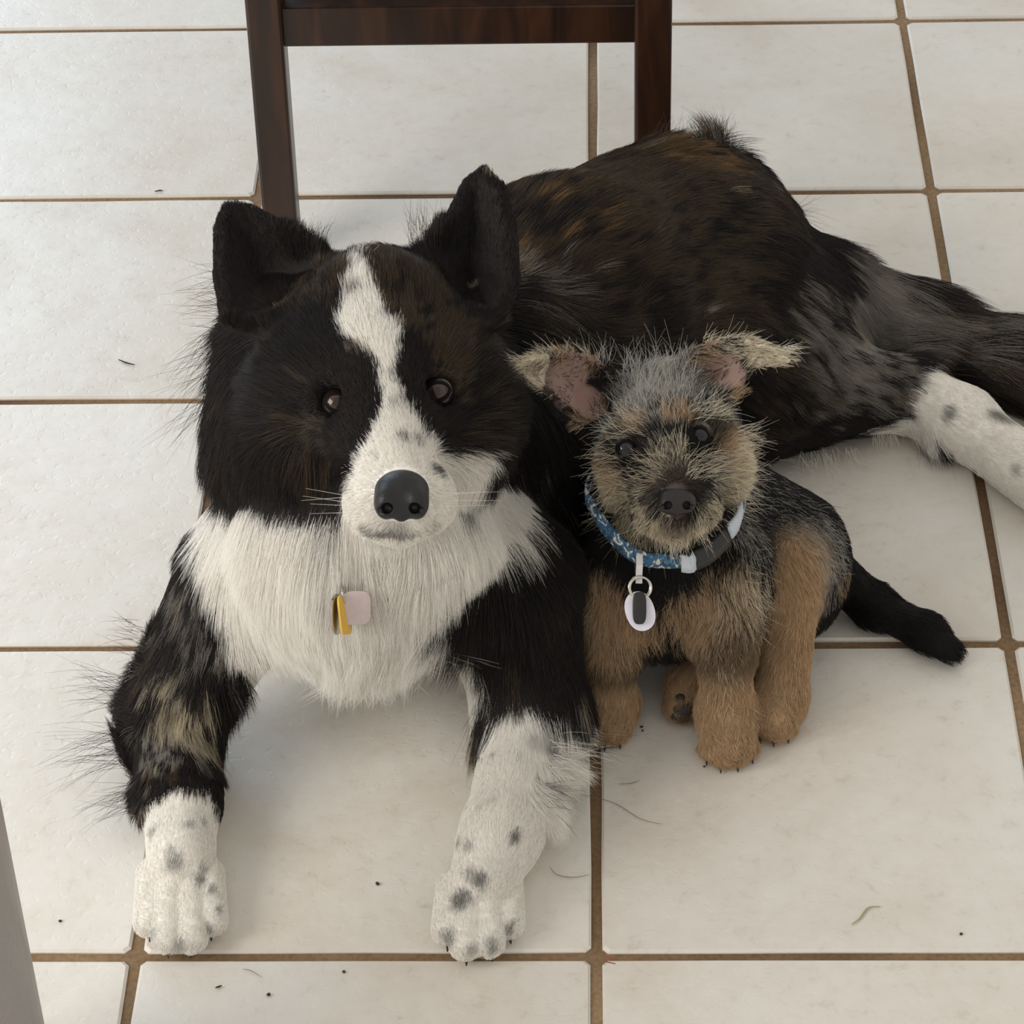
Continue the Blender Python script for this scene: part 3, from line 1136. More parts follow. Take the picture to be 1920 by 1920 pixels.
def make_nose(c, fwd, up, w, h, mat, parent):
    fwd, up = nrm(V3(fwd)), nrm(V3(up))
    sd = nrm(np.cross(fwd, up))
    at = lambda x, y, z: c + sd * x * w + up * y * h + fwd * z * w
    ps = [el(at(0, .10, -.10), (w * .50, w * .42, h * .42), .006, ('dir', up), 0, fwd=sd),
          el(at(-.27, -.12, .06), (w * .23, w * .26, h * .34), .005, ('dir', up), 0, fwd=sd),
          el(at(.27, -.12, .06), (w * .23, w * .26, h * .34), .005, ('dir', up), 0, fwd=sd),
          rc(at(0, -.1, .08), at(0, -.36, .02), w * .16, w * .12, .005, ('dir', up), 0)]
    cuts = [(at(s_ * .25, -.20, z_), w * r_, .0008) for s_ in (-1, 1) for z_, r_ in ((.36, .115), (.27, .115), (.17, .10))] + [(at(s_ * .38, -.26, .22), w * .075, .001) for s_ in (-1, 1)]
    so = Solid(ps, w / 64, cuts, None)
    nv, nf = so.mesh()
    return mesh_obj('nose', nv, nf, mat, parent)


def make_eye(c, r, gaze, up, iris, ring, corner, side, hw, hh, parent, tilt=0.0):
    """eyeball with iris and pupil, and a rim of lids that leaves an almond open"""
    g = nrm(V3(gaze))
    x = nrm(np.cross(V3(up), g))
    y = np.cross(g, x)
    x, y = x * math.cos(tilt) + y * math.sin(tilt), y * math.cos(tilt) - x * math.sin(tilt)
    bm = bmesh.new()
    bmesh.ops.create_uvsphere(bm, u_segments=40, v_segments=40, radius=r)
    v = np.array([q.co for q in bm.verts])
    gi = nrm(g + x * side * -.10)
    an = np.arccos(np.clip(nrm(v) @ gi, -1, 1))
    col = np.tile(corner, (len(v), 1)) * 1.0
    inn = (nrm(v) @ x) * side
    col[(an < .80) | (inn > -.58)] = ring
    col[an < .70] = iris
    col[an < .36] = iris * .45
    me = bpy.data.meshes.new('eyeball')
    bm.to_mesh(me)
    bm.free()
    a = me.attributes.new('coat', 'FLOAT_COLOR', 'POINT')
    a.data.foreach_set('color', np.c_[col, np.ones(len(col))].astype(np.float32).ravel())
    o = link('eye', me, M_EYE, parent)
    o.location = c
    set_parent(o, parent)
    n = 36
    loops = []
    for (kx, ky, rr) in ((1, 1, 1.012), (1.10, 1.18, 1.06), (1.30, 1.55, 1.05), (1.55, 2.0, .93)):
        lp = []
        for i in range(n):
            t = 2 * math.pi * i / n
            ax = math.sin(min(1.45, kx * hw / r)) * math.cos(t)
            ay = math.sin(min(1.45, ky * hh / r)) * (abs(math.sin(t)) ** 1.25) * (1 if math.sin(t) > 0 else -1)
            q = math.hypot(ax, ay)
            if q > .98:
                ax, ay = ax / q * .98, ay / q * .98
            lp.append(c + (x * ax + y * ay + g * math.sqrt(max(0, 1 - ax * ax - ay * ay))) * r * rr)
        loops.append(lp)
    bm = bmesh.new()
    vs = [[bm.verts.new(p) for p in lp] for lp in loops]
    for a_, b_ in zip(vs, vs[1:]):
        for i in range(n):
            bm.faces.new((a_[i], a_[(i + 1) % n], b_[(i + 1) % n], b_[i]))
    bmesh.ops.recalc_face_normals(bm, faces=bm.faces)
    from_bm('eyelid', bm, M_LID, parent)


def make_claw(p, d, ln, r, parent, mat=None):
    d = nrm(V3(d))
    pts = [p + d * ln * t + np.array([0, 0, -1.0]) * ln * .45 * t * t for t in (0, .35, .7, 1)]
    for q in pts:
        q[2] = max(q[2], .0012)
    return from_bm('claw', tube_mesh(pts, [r, r * .85, r * .55, r * .12], 8), mat or M_CLAW, parent)


make_nose(C(753,932,1.921), -FW + UP * -.12, UP + FW * .15, .037, .034, M_NOSE, dog)
make_eye(C(633,755,1.9925), .0110, -FW + RT * .05, UP, lin(66, 50, 42), lin(26, 21, 20), lin(104, 88, 98), -1, .0086, .0050, dog, -.12)
make_eye(C(822,735,1.9945), .0110, -FW - RT * .05, UP, lin(66, 50, 42), lin(26, 21, 20), lin(104, 88, 98), 1, .0086, .0050, dog, .25)
for (x, y, dx) in [(287,1738,-.2), (317,1768,0), (358,1768,.05), (393,1736,.2), (844,1756,-.2), (876,1782,-.05), (921,1774,.1), (952,1742,.25)]:
    make_claw(W(x,y,.009), (dx, -1, -.1), .010, .0026, dog)
rw = np.random.default_rng(5)
lines = []
for (x, y, sx) in [(672,930,-1), (668,945,-1), (672,960,-1), (680,950,-1), (690,938,-1), (830,925,1), (835,938,1), (828,950,1), (815,932,1)]:
    p = S('dog',x,y)
    d = nrm(RT * sx * (1.0 + .3 * rw.random()) + UP * (.25 * rw.standard_normal() * .5 + .05) - FW * .35)
    ln = .028 + .012 * rw.random()
    lines.append([p + d * ln * t + RT * sx * .006 * t * t + FW * .012 * t * t for t in np.linspace(0, 1, 6)])
strands('whiskers', lines, .00016, WHITE, M_FUR, dog)

# long loose feathering: elbow and forearm, ruff, rump
wl = []
wc = []
for (x, y, rx, ry, n, d, l0, l1, cl) in [
        (235,1300,18,30,46, RT * -1 + UP * .22, .030, .055, BLACK), (228,1400,16,40,56, RT * -1 + UP * -.12, .030, .062, BLACK), (255,1490,16,30,40, RT * -1 + UP * -.28, .020, .045, BLACK),
        (262,1200,20,40,36, RT * -.9 + UP * .35, .015, .030, DARK), (395,1390,16,50,40, RT * .25 + UP * -1, .015, .030, BLACK),
        (425,570,16,70,70, RT * -1 + UP * .05, .020, .036, BLACK), (400,700,22,80,80, RT * -.8 + UP * -.6, .025, .05, BLACK),
        (1040,1420,20,40,40, RT * 1 + UP * -.12, .020, .045, WHITE), (1075,1385,14,20,24, RT * 1 + UP * -.1, .025, .045, DARK), (1015,1490,12,24,26, RT * 1 + UP * -.2, .02, .035, DARK),
        (905,1320,16,20,24, RT * -.15 + UP * -1, .02, .04, BLACK), (1290,268,70,10,90, RT * .35 + UP * .8, .015, .032, BROWN), (1345,268,14,8,50, RT * .1 + UP * 1, .020, .034, BROWN),
        (1480,405,20,16,26, RT * .8 + UP * .15, .02, .035, BLACK), (800,450,34,30,70, RT * -.1 + UP * 1, .015, .030, BROWN), (590,450,36,20,60, RT * .2 + UP * 1, .008, .018, BROWN), (1010,560,20,90,50, RT * .8 + UP * -.5, .02, .04, GREY),
        (1560,855,60,18,150, RT * .3 + UP * -1, .015, .034, WHITE), (1660,815,24,14,60, RT * .2 + UP * -1, .01, .02, WHITE), (1745,825,24,12,22, RT * .1 + UP * -1, .02, .035, BLACK)]:
    for i in range(n):
        p = S('dog', round(x + rx * rw.uniform(-1, 1)), round(y + ry * rw.uniform(-1, 1)))
        dd = nrm(d + .22 * rw.standard_normal(3) - FW * .12)
        ln = rw.uniform(l0, l1)
        bend = .25 * rw.standard_normal(3) + np.array([0, 0, -.3])
        q = [p + dd * ln * t + bend * ln * t * t * .5 for t in np.linspace(0, 1, 6)]
        for v in q:
            v[2] = max(v[2], .0012)
        wl.append(q)
        wc.append(cl * rw.uniform(.7, 1.3))
feather = strands('feathering', wl, .00013, BLACK, M_FUR, dog)
feather.data.attributes['coat'].data.foreach_set('color', np.c_[np.repeat(np.array(wc), 6, 0), np.ones(len(wc) * 6)].astype(np.float32).ravel())
# ------------------------------------------------------------------ terrier puppy
PN = C(1264,905,2.035)
PDOWN = (0, -.25, -1)
TAN = lin(200, 172, 138)
P_CREAM = lin(222, 211, 188)
P_SILVER = lin(194, 190, 182)
P_BLACK = lin(36, 34, 34)
P_EAR = lin(146, 122, 112)
pup_prims = [
    el(C(1250,800,2.115), (.046, .046, .041), .02, ('rad', PN), .019, .27, name='cranium'),
    el(C(1240,835,2.085), (.036, .030, .028), .02, ('rad', PN), .013, .25, name='brow'),
    el(C(1190,885,2.105), (.024, .030, .030), .022, ('rad', PN), .021, .34, name='cheek'),
    el(C(1338,868,2.105), (.024, .030, .030), .022, ('rad', PN), .021, .34, name='cheek'),
    rc(C(1260,880,2.085), C(1268,938,2.05), .029, .019, .018, ('rad', PN), .008, .25, name='muzzle'),
    el(C(1236,955,2.062), (.017, .018, .016), .012, ('rad', PN), .012, .3, name='lip'),
    el(C(1300,950,2.062), (.017, .018, .016), .012, ('rad', PN), .012, .3, name='lip'),
    rc(C(1260,940,2.09), C(1266,982,2.075), .024, .015, .012, ('rad', PN), .014, .3, name='chin'),
    fan(C(1070,712,2.086), [C(1136,688,2.10), C(1190,735,2.115), C(1185,775,2.105), C(1142,760,2.09), C(1120,783,2.08), C(1090,796,2.075), C(1048,765,2.060), C(1015,728,2.055), C(985,704,2.048), C(950,691,2.035), C(1000,670,2.045), C(1060,660,2.068), C(1105,670,2.085)],
        .0022, .008, ('dir', RT * -1 + UP * .1), .007, .2, name='ear'),
    fan(C(1350,694,2.106), [C(1268,700,2.115), C(1300,745,2.10), C(1382,746,2.083), C(1398,702,2.083), C(1412,676,2.083), C(1450,668,2.075), C(1480,676,2.065), C(1440,650,2.073), C(1390,636,2.08), C(1340,642,2.09), C(1300,662,2.1)],
        .0022, .008, ('dir', RT * 1 + UP * .1), .007, .2, name='ear'),
    rc(C(1250,860,2.15), C(1245,1030,2.20), .040, .046, .03, ('dir', PDOWN), .018, .25, name='neck'),
    rc(C(1250,1050,2.205), C(1250,1125,2.20), .050, .046, .03, ('dir', PDOWN), .018, .22, name='chest'),
    rc(C(1290,930,2.23), W(1450,1040,.065), .048, .056, .04, ('dir', (.6, .25, -.5)), .014, .14, name='trunk'),
    el(W(1485,1085,.060), (.034, .042, .052), .03, ('dir', (.3, -.4, -.9)), .014, .15, name='thigh'),
    # forelegs
    rc(C(1140,1085,2.195), W(1146,1220,.065), .030, .0185, .025, ('dir', PDOWN), .018, .22, TAN, name='shoulder'),
    rc(W(1146,1220,.065), W(1146,1325,.018), .0165, .0165, .015, ('dir', (0, -.3, -1)), .014, .36, TAN, name='foreleg'),
    rc(W(1146,1318,.019), W(1142,1352,.015), .0185, .0165, .012, ('dir', (0, -.8, -.5)), .009, .28, TAN, name='paw'),
    rc(C(1365,1075,2.185), W(1360,1200,.085), .031, .020, .025, ('dir', PDOWN), .018, .22, TAN, name='shoulder'),
    rc(W(1360,1200,.085), W(1362,1345,.022), .018, .018, .015, ('dir', (0, -.3, -1)), .014, .36, TAN, name='foreleg'),
    rc(W(1361,1335,.022), W(1366,1392,.016), .0205, .018, .012, ('dir', (0, -.8, -.5)), .010, .28, TAN, name='paw'),
    # hind legs
    rc(W(1484,1055,.100), W(1466,1310,.020), .021, .0165, .02, ('dir', (0, -.3, -1)), .014, .32, TAN, name='hind_leg'),
    rc(W(1464,1300,.018), W(1455,1350,.014), .018, .0155, .012, ('dir', (0, -.8, -.5)), .010, .28, TAN, name='hind_paw'),
    rc(W(1345,1210,.035), W(1290,1285,.018), .020, .014, .015, ('dir', (-.5, -.8, -.3)), .009, .2, TAN, name='hind_leg'),
    rc(W(1292,1285,.018), W(1276,1322,.014), .0145, .013, .01, ('dir', (-.3, -1, 0)), .007, .2, TAN, name='hind_paw'),
    # tail
    rc(W(1545,1060,.032), W(1635,1135,.018), .019, .0145, .02, ('dir', (.8, -.7, 0)), .014, .12, name='tail'),
    rc(W(1635,1135,.017), W(1735,1185,.014), .0145, .0125, .012, ('dir', (.9, -.45, 0)), .014, .12, name='tail'),
    rc(W(1735,1185,.013), W(1778,1218,.012), .0125, .0095, .012, ('dir', (.7, -.8, 0)), .012, .12, name='tail'),
]
for (x0, y0, x1, y1) in [(1128,1350,1116,1368), (1142,1355,1136,1374), (1156,1352,1158,1370), (1345,1390,1330,1402), (1360,1395,1352,1415), (1375,1395,1380,1413), (1388,1388,1402,1400),
                         (1440,1350,1430,1362), (1455,1352,1450,1368), (1468,1350,1472,1362)]:
    pup_prims.append(rc(W(x0,y0,.012), W(x1,y1,.0085), .0095, .0078, .005, ('dir', (0, -1, -.3)), .006, .2, TAN, name='toe'))
PEYES = [C(1173,843,2.064), C(1312,818,2.068)]
pup_solid = Solid(pup_prims, .0021, cuts=[(PEYES[0] - FW * .003, .0076, .004), (PEYES[1] - FW * .003, .0076, .004)])
_GRIDS['puppy'] = pup_solid
pv, pf = pup_solid.mesh()
print('puppy mesh', len(pv), len(pf))
pup_tints = [  # centre, radius, colour, share of strands
    (S('puppy',1235,715), .034, P_SILVER, .85), (S('puppy',1230,760), .030, P_SILVER, .6), (S('puppy',1170,790), .022, P_SILVER, .45), (S('puppy',1310,760), .022, P_SILVER, .45),
    (S('puppy',1200,805), .011, TAN, .75), (S('puppy',1266,790), .010, TAN, .7), (S('puppy',1292,790), .010, TAN, .6), (S('puppy',1345,795), .014, P_CREAM, .7), (S('puppy',1145,830), .010, P_CREAM, .7),
    (S('puppy',1148,880), .020, TAN, .95), (S('puppy',1362,845), .018, TAN, .9), (S('puppy',1380,870), .018, P_CREAM, .85), (S('puppy',1165,930), .024, P_CREAM, .75), (S('puppy',1365,920), .026, P_CREAM, .85),
    (S('puppy',1215,920), .017, P_CREAM, .6), (S('puppy',1190,965), .022, P_CREAM, .75), (S('puppy',1265,1000), .024, P_CREAM, .9), (S('puppy',1330,965), .020, P_CREAM, .75), (S('puppy',1225,985), .018, P_CREAM, .7),
    (S('puppy',1255,860), .015, P_CREAM, .55), (S('puppy',1330,890), .014, P_SILVER, .55),
    (S('puppy',1125,1110), .026, TAN, .9), (S('puppy',1300,1150), .026, TAN, .85), (S('puppy',1360,1110), .030, TAN, .65), (S('puppy',1205,1160), .018, TAN, .8), (S('puppy',1400,1080), .022, P_CREAM, .45),
    (S('puppy',1145,1180), .026, TAN, .85), (S('puppy',1480,1060), .022, TAN, .9), (S('puppy',1478,1130), .022, TAN, .92), (S('puppy',1385,1130), .026, P_CREAM, .3), (S('puppy',1540,1010), .03, P_SILVER, .4),
    (S('puppy',1550,1090), .025, P_SILVER, .3), (S('puppy',1460,950), .04, P_SILVER, .10), (S('puppy',1580,1080), .014, TAN, .4), (S('puppy',1400,1000), .02, P_SILVER, .4),
    (S('puppy',990,690), .026, P_CREAM, .8), (S('puppy',1060,662), .014, TAN, .7), (S('puppy',1110,678), .012, TAN, .6), (S('puppy',1440,660), .026, P_CREAM, .85), (S('puppy',1370,642), .02, P_CREAM, .6), (S('puppy',1310,660), .015, TAN, .6),
    (S('puppy',1090,785), .010, TAN, .7), (S('puppy',1385,740), .010, TAN, .7),
]
pup_tc = [(V3(c), r, col, sh) for c, r, col, sh in pup_tints]
MUZ = lin(92, 80, 72)
pup_layers = [
    Spot(S('puppy',1265,895), .013, MUZ, .75), Spot(S('puppy',1232,925), .008, lin(60, 54, 52), .7), Spot(S('puppy',1310,920), .008, lin(60, 54, 52), .7),
    Spot(S('puppy',1270,985), .011, lin(96, 80, 74), .6), Spot(S('puppy',1240,830), .011, P_BLACK, .5),
    Spot(S('puppy',1175,845), .013, P_BLACK, .9), Spot(S('puppy',1205,870), .012, P_BLACK, .6), Spot(S('puppy',1312,820), .013, P_BLACK, .9), Spot(S('puppy',1345,808), .008, P_BLACK, .6), Spot(S('puppy',1150,840), .007, P_BLACK, .6),
    Spot(S('puppy',1290,1330), .010, lin(40, 36, 36), .7),
]


def pup_base(p, crnd):
    w = pup_solid.weights(p, .006)
    tan = np.zeros(len(p))
    for i, q in enumerate(pup_prims):
        if q.col is not None and q.name != 'shoulder':
            tan += w[:, i]
    c = np.tile(P_BLACK, (len(p), 1)) * (.7 + .7 * crnd[:, None])
    t = np.clip(tan * 1.2 - .1, 0, 1)[:, None]
    c = c * (1 - t) + TAN * (.80 + .35 * crnd[:, None]) * t
    for k, (q, r, col, sh) in enumerate(pup_tc):
        m = 1 - sstep(.55, 1.2, np.linalg.norm(p - q, axis=1) / r)
        h = _hash(np.floor(crnd * 1e6), np.full(len(p), k * 5.0), np.zeros(len(p)), k + 40)
        t = (h < sh * m).astype(float)[:, None] * .88
        c = c * (1 - t) + col * (.85 + .3 * crnd[:, None]) * t
    return c


def pup_colour(p, nn, rng, crnd):
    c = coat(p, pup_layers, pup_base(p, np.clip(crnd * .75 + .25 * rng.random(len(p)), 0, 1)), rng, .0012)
    c = c * (1 + rng.normal(0, .12, (len(p), 1)))
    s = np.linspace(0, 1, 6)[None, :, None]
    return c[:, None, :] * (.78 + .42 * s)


pup_skin = coat(pv, pup_layers, pup_base(pv, np.full(len(pv), .35)))
for (cc, rr, col, mm) in [(S('puppy',1070,715), .031, P_EAR, .95), (S('puppy',1110,745), .014, lin(116, 86, 80), .6), (S('puppy',1355,704), .026, P_EAR, .95), (S('puppy',1330,705), .010, lin(116, 86, 80), .6),
                          (S('puppy',1250,1150), .02, lin(150, 125, 110), .6)]:
    pup_skin = coat(pv, [Spot(cc, rr, col, mm)], pup_skin)
puppy = empty('terrier_puppy', (.07, .3, 0), 'small black and tan wire haired puppy sitting beside the large dog', 'dog')
M_PSKIN = attr_material('puppy_skin', .65, .25)
M_PFUR = hair_material('puppy_fur')
pup_body = mesh_obj('body', pv, pf, M_PSKIN, puppy, pup_skin)
pup_whorls = [
    (S('puppy',970,690), .022, RT * -1 + UP * -.05, .007, .12, .1), (S('puppy',1050,662), .016, RT * -1 + UP * .3, .007, .25, 0), (S('puppy',1460,668), .022, RT * 1 + UP * -.2, .008, .12, .1), (S('puppy',1390,642), .018, RT * 1 + UP * .3, .007, .25, 0),
    (S('puppy',1235,700), .026, RT * .1 + UP * 1, .020, .4, 0), (S('puppy',1265,890), .012, UP * .6 + RT * .05, .006, .2, 0), (S('puppy',1265,1000), .02, UP * -1, .014, .3, .2),
    (S('puppy',1370,920), .025, RT * 1 + UP * -.3, .020, .4, .1), (S('puppy',1150,940), .025, RT * -.8 + UP * -.7, .018, .35, .2), (S('puppy',1400,1100), .03, RT * .7 + UP * -.8, .018, .3, .2),
]
pup_groom = groomer(pup_solid, pup_whorls)
PNOSE = C(1269,938,2.033)
EARS_IN = [(S('puppy',1068,722), .024), (S('puppy',1105,752), .017), (S('puppy',1350,704), .021), (S('puppy',1375,715), .012), (S('puppy',1030,705), .013)]


def pup_dens(p, nn):
    w = np.where(nn[:, 2] < -.4, .3, 1.0)
    w = w * (1 + .7 * (1 - sstep(.05, .09, np.linalg.norm(p - C(1260,860,2.08), axis=1))))
    w = w * (1 - .7 * sstep(.1, .6, nn @ FW))
    for e in PEYES:
        w = w * sstep(.0078, .0108, np.linalg.norm(p - V3(e), axis=1))
    w = w * sstep(.010, .014, np.linalg.norm(p - PNOSE, axis=1))
    for q, r in EARS_IN:
        w = w * (.06 + .94 * sstep(.8, 1.05, np.linalg.norm(p - q, axis=1) / r))
    return w


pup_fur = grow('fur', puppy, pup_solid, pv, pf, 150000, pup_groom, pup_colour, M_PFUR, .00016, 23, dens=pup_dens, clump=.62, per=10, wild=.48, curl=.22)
make_nose(C(1269,938,2.036), -FW + UP * .05, UP + FW * .1, .0265, .0205, plain('puppy_nose', lin(36, 31, 32), .42, 0, .45, .35, 900), puppy)
for e, sd in zip(PEYES, (-1, 1)):
    make_eye(V3(e) - FW * .0015, .0080, -FW, UP, lin(34, 32, 38), lin(20, 18, 20), lin(30, 26, 26), sd, .0060, .0050, puppy, -.1 * sd + .1)
for (x, y, dx) in [(1114,1372,-.2), (1136,1378,-.1), (1160,1374,.1), (1329,1405,-.2), (1351,1419,0), (1382,1417,.05), (1404,1402,.3), (1429,1365,-.2), (1450,1370,0), (1473,1364,.2)]:
    make_claw(W(x,y,.0085), (dx, -1, -.25), .011, .0026, puppy)
M_PAD = plain('paw_pad', lin(52, 48, 50), .6, 0, .3, .3, 600)
for (x, y, rx, ry) in [(1280,1330,.0075,.0055), (1276,1310,.0045,.004), (1270,1343,.005,.0035)]:
    bm = bmesh.new()
    bmesh.ops.create_icosphere(bm, subdivisions=3, radius=1)
    M = Matrix(((RT[0], UP[0], -FW[0]), (RT[1], UP[1], -FW[1]), (RT[2], UP[2], -FW[2])))
    q = Vector(S('puppy',x,y))
    for v in bm.verts:
        v.co = q + M @ Vector((v.co.x * rx, v.co.y * ry, v.co.z * .003))
        v.co.z = max(v.co.z, .0012)
    from_bm('paw_pad', bm, M_PAD, puppy)

# wiry guard hairs: face, brows, beard, ear fringes, chest and legs
gl, gc = [], []
rp = np.random.default_rng(31)
W_ = lin(232, 224, 204)
for (x, y, rx, ry, n, d, l0, l1, cl) in [
        (1235,700,70,20,150, RT * .05 + UP * 1, .012, .026, P_SILVER), (1225,760,60,40,160, UP * 1 + RT * -.1, .012, .024, P_SILVER), (1180,800,40,24,110, RT * -.9 + UP * .55, .012, .024, W_),
        (1320,775,36,20,90, RT * .9 + UP * .5, .012, .022, W_), (1150,850,24,40,90, RT * -1 + UP * .1, .010, .020, P_CREAM), (1380,850,16,50,140, RT * 1 + UP * .05, .012, .024, W_),
        (1375,930,20,40,110, RT * 1 + UP * -.35, .012, .024, W_), (1150,940,20,40,90, RT * -.9 + UP * -.45, .010, .022, P_CREAM), (1185,985,30,24,90, RT * -.5 + UP * -1, .010, .020, P_CREAM),
        (1265,1010,60,14,150, UP * -1, .009, .016, W_), (1330,985,34,24,90, RT * .5 + UP * -1, .010, .020, P_CREAM), (1225,880,36,26,110, RT * -.9 + UP * .5, .010, .020, P_CREAM), (1310,880,30,26,110, RT * .9 + UP * .5, .010, .020, P_CREAM),
        (1255,850,30,20,90, RT * 0 + UP * 1, .010, .020, P_CREAM), (1130,780,20,30,40, RT * -.3 + UP * 1, .012, .022, P_BLACK),
        (985,680,36,8,90, RT * -1 + UP * -.02, .008, .018, W_), (1060,662,44,8,80, RT * -.8 + UP * .5, .006, .014, P_CREAM), (1440,656,44,8,90, RT * 1 + UP * -.2, .008, .018, W_), (1360,640,44,8,80, RT * .9 + UP * .5, .006, .014, P_CREAM),
        (1125,680,20,10,30, RT * -.2 + UP * 1, .012, .026, P_SILVER), (1100,705,22,22,16, RT * -1 + UP * -.4, .010, .016, W_),
        (1405,1090,24,60,90, RT * .7 + UP * -.8, .010, .020, P_CREAM), (1420,1150,16,40,50, RT * .6 + UP * -.9, .010, .018, P_CREAM), (1110,1130,24,50,70, RT * -.6 + UP * -1, .008, .018, P_CREAM),
        (1290,1140,60,30,70, UP * -1, .010, .018, TAN), (1360,1280,44,90,160, UP * -1, .006, .013, W_), (1460,1220,34,110,120, UP * -1, .006, .013, W_), (1146,1250,36,90,110, UP * -1, .006, .013, TAN),
        (1365,1370,44,26,90, UP * -1, .005, .010, W_), (1550,1010,24,70,70, RT * .8 + UP * -.5, .010, .018, P_SILVER), (1500,920,60,60,60, RT * .7 + UP * -.7, .010, .016, P_SILVER)]:
    for i in range(n):
        p = S('puppy', round(x + rx * rp.uniform(-1, 1)), round(y + ry * rp.uniform(-1, 1)))
        gn = pup_solid.grad(p[None])[0]
        dd = nrm(nrm(d) + .30 * rp.standard_normal(3) + gn * .35)
        ln = rp.uniform(l0, l1)
        bend = .45 * rp.standard_normal(3) + np.array([0, 0, -.25])
        q = [p + dd * ln * t + bend * ln * t * t * .5 for t in np.linspace(0, 1, 6)]
        for v in q:
            v[2] = max(v[2], .0012)
        gl.append(q)
        gc.append(cl * rp.uniform(.75, 1.15))
guard = strands('guard_hair', gl, .00016, P_CREAM, M_PFUR, puppy)
guard.data.attributes['coat'].data.foreach_set('color', np.c_[np.repeat(np.array(gc), 6, 0), np.ones(len(gc) * 6)].astype(np.float32).ravel())
# ------------------------------------------------------------------ puppy's collar, ring and tags
def ribbon(pts, width, thick, axis_up, closed=True):
    """flat strap along pts, its width along axis_up"""
    P = [Vector(p) for p in pts]
    n = len(P)
    up = Vector(axis_up).normalized()
    c = sum(P, Vector()) / n
    bm = bmesh.new()
    rings = []
    for i in range(n):
        a, b = P[(i - 1) % n], P[(i + 1) % n]
        t = (b - a).normalized()
        o = t.cross(up).normalized()
        if o.dot(P[i] - c) < 0:
            o = -o
        u = (up - t * up.dot(t)).normalized()
        rings.append([bm.verts.new(P[i] + u * (sy * width / 2) + o * (sx * thick / 2)) for sx, sy in ((-1, -1), (1, -.92), (1.6, 0), (1, .92), (-1, 1))])
    for i in range(n if closed else n - 1):
        a, b = rings[i], rings[(i + 1) % n]
        for k in range(5):
            bm.faces.new((a[k], a[(k + 1) % 5], b[(k + 1) % 5], b[k]))
    if not closed:
        bm.faces.new(rings[0])
        bm.faces.new(rings[-1][::-1])
    bmesh.ops.recalc_face_normals(bm, faces=bm.faces)
    return bm


def catmull(pts, m, closed=True):
    P = np.array(pts)
    n = len(P)
    out = []
    for i in range(n if closed else n - 1):
        p0, p1, p2, p3 = [P[(i + k) % n] if closed else P[min(max(i + k, 0), n - 1)] for k in (-1, 0, 1, 2)]
        for j in range(m):
            t = j / m
            out.append(.5 * (2 * p1 + (p2 - p0) * t + (2 * p0 - 5 * p1 + 4 * p2 - p3) * t * t + (3 * p1 - p0 - 3 * p2 + p3) * t ** 3))
    if not closed:
        out.append(P[-1])
    return out


def print_material(name, c0, c1, c2, scale):
    m, nt, b = new_mat(name)
    N, L = nt.nodes, nt.links
    tc = N.new('ShaderNodeTexCoord')
    v = N.new('ShaderNodeTexNoise')
    v.inputs['Scale'].default_value = scale
    v.inputs['Detail'].default_value = 1.5
    v.inputs['Distortion'].default_value = 1.2
    L.new(tc.outputs['Object'], v.inputs['Vector'])
    r = ramp(nt, v.outputs['Fac'], [(0.40, c0), (0.47, c1), (0.56, c1), (0.60, c2), (0.68, c2)])
    L.new(r, b.inputs['Base Color'])
    b.inputs['Roughness'].default_value = .7
    w = N.new('ShaderNodeTexNoise')
    w.inputs['Scale'].default_value = 1400
    L.new(tc.outputs['Object'], w.inputs['Vector'])
    bp = N.new('ShaderNodeBump')
    bp.inputs['Strength'].default_value = .4
    bp.inputs['Distance'].default_value = .0004
    L.new(w.outputs['Fac'], bp.inputs['Height'])
    L.new(bp.outputs['Normal'], b.inputs['Normal'])
    return m


M_STRAP = print_material('blue_patterned_webbing', lin(36, 62, 84), lin(58, 104, 140), lin(214, 208, 188), 170)
M_BUCKLE = plain('dark_plastic', lin(44, 44, 44), .45, 0, .4)
M_WEBEND = plain('pale_webbing', lin(196, 204, 214), .7, 0, .3, .4, 700)
M_STEEL = plain('polished_steel', lin(214, 208, 196), .22, 1.0)
M_WTAG = plain('white_enamel', lin(226, 224, 236), .3, 0, .5)
M_INK = plain('violet_ink', lin(86, 76, 120), .5)
M_BLK = plain('black_enamel', lin(34, 32, 32), .35, 0, .5)
collar = empty('collar', tuple(float(c) for c in C(1245,980,2.16)), 'blue patterned collar with dark buckle on the small puppy', 'collar', None)
c_pts = [C(1100,915,2.125), C(1118,965,2.095), C(1162,1020,2.085), C(1200,1046,2.08), C(1250,1052,2.08), C(1300,1048,2.085), C(1345,1018,2.09), C(1384,975,2.10), C(1392,930,2.14),
         C(1340,880,2.19), C(1245,862,2.21), C(1150,872,2.19)]
ring_pts = catmull(c_pts, 8)
c_up = UP * .8 - FW * .45
from_bm('strap', ribbon(ring_pts, .0125, .0016, c_up), M_STRAP, collar)
bk = catmull([C(1294,1054,2.078), C(1330,1036,2.078), C(1366,1002,2.084)], 6, False)
from_bm('buckle', ribbon(bk, .0165, .0048, c_up, False), M_BUCKLE, collar)
for q in ([C(1366,1000,2.082), C(1382,980,2.088), C(1390,955,2.10)], [C(1276,1056,2.076), C(1296,1058,2.074), C(1302,1046,2.076)]):
    from_bm('strap_end', ribbon(catmull(q, 5, False), .0145, .0026, c_up, False), M_WEBEND, collar)
tk = [C(1199,1040,2.074), C(1199,1060,2.070), C(1198,1082,2.069), C(1198,1094,2.070)]
bm = bmesh.new()
rg = []
for p in tk:
    rg.append([bm.verts.new(Vector(p) + Vector(RT) * sx * .0024 - Vector(FW) * sz * .0006) for sx, sz in ((-1, -1), (1, -1), (1, 1), (-1, 1))])
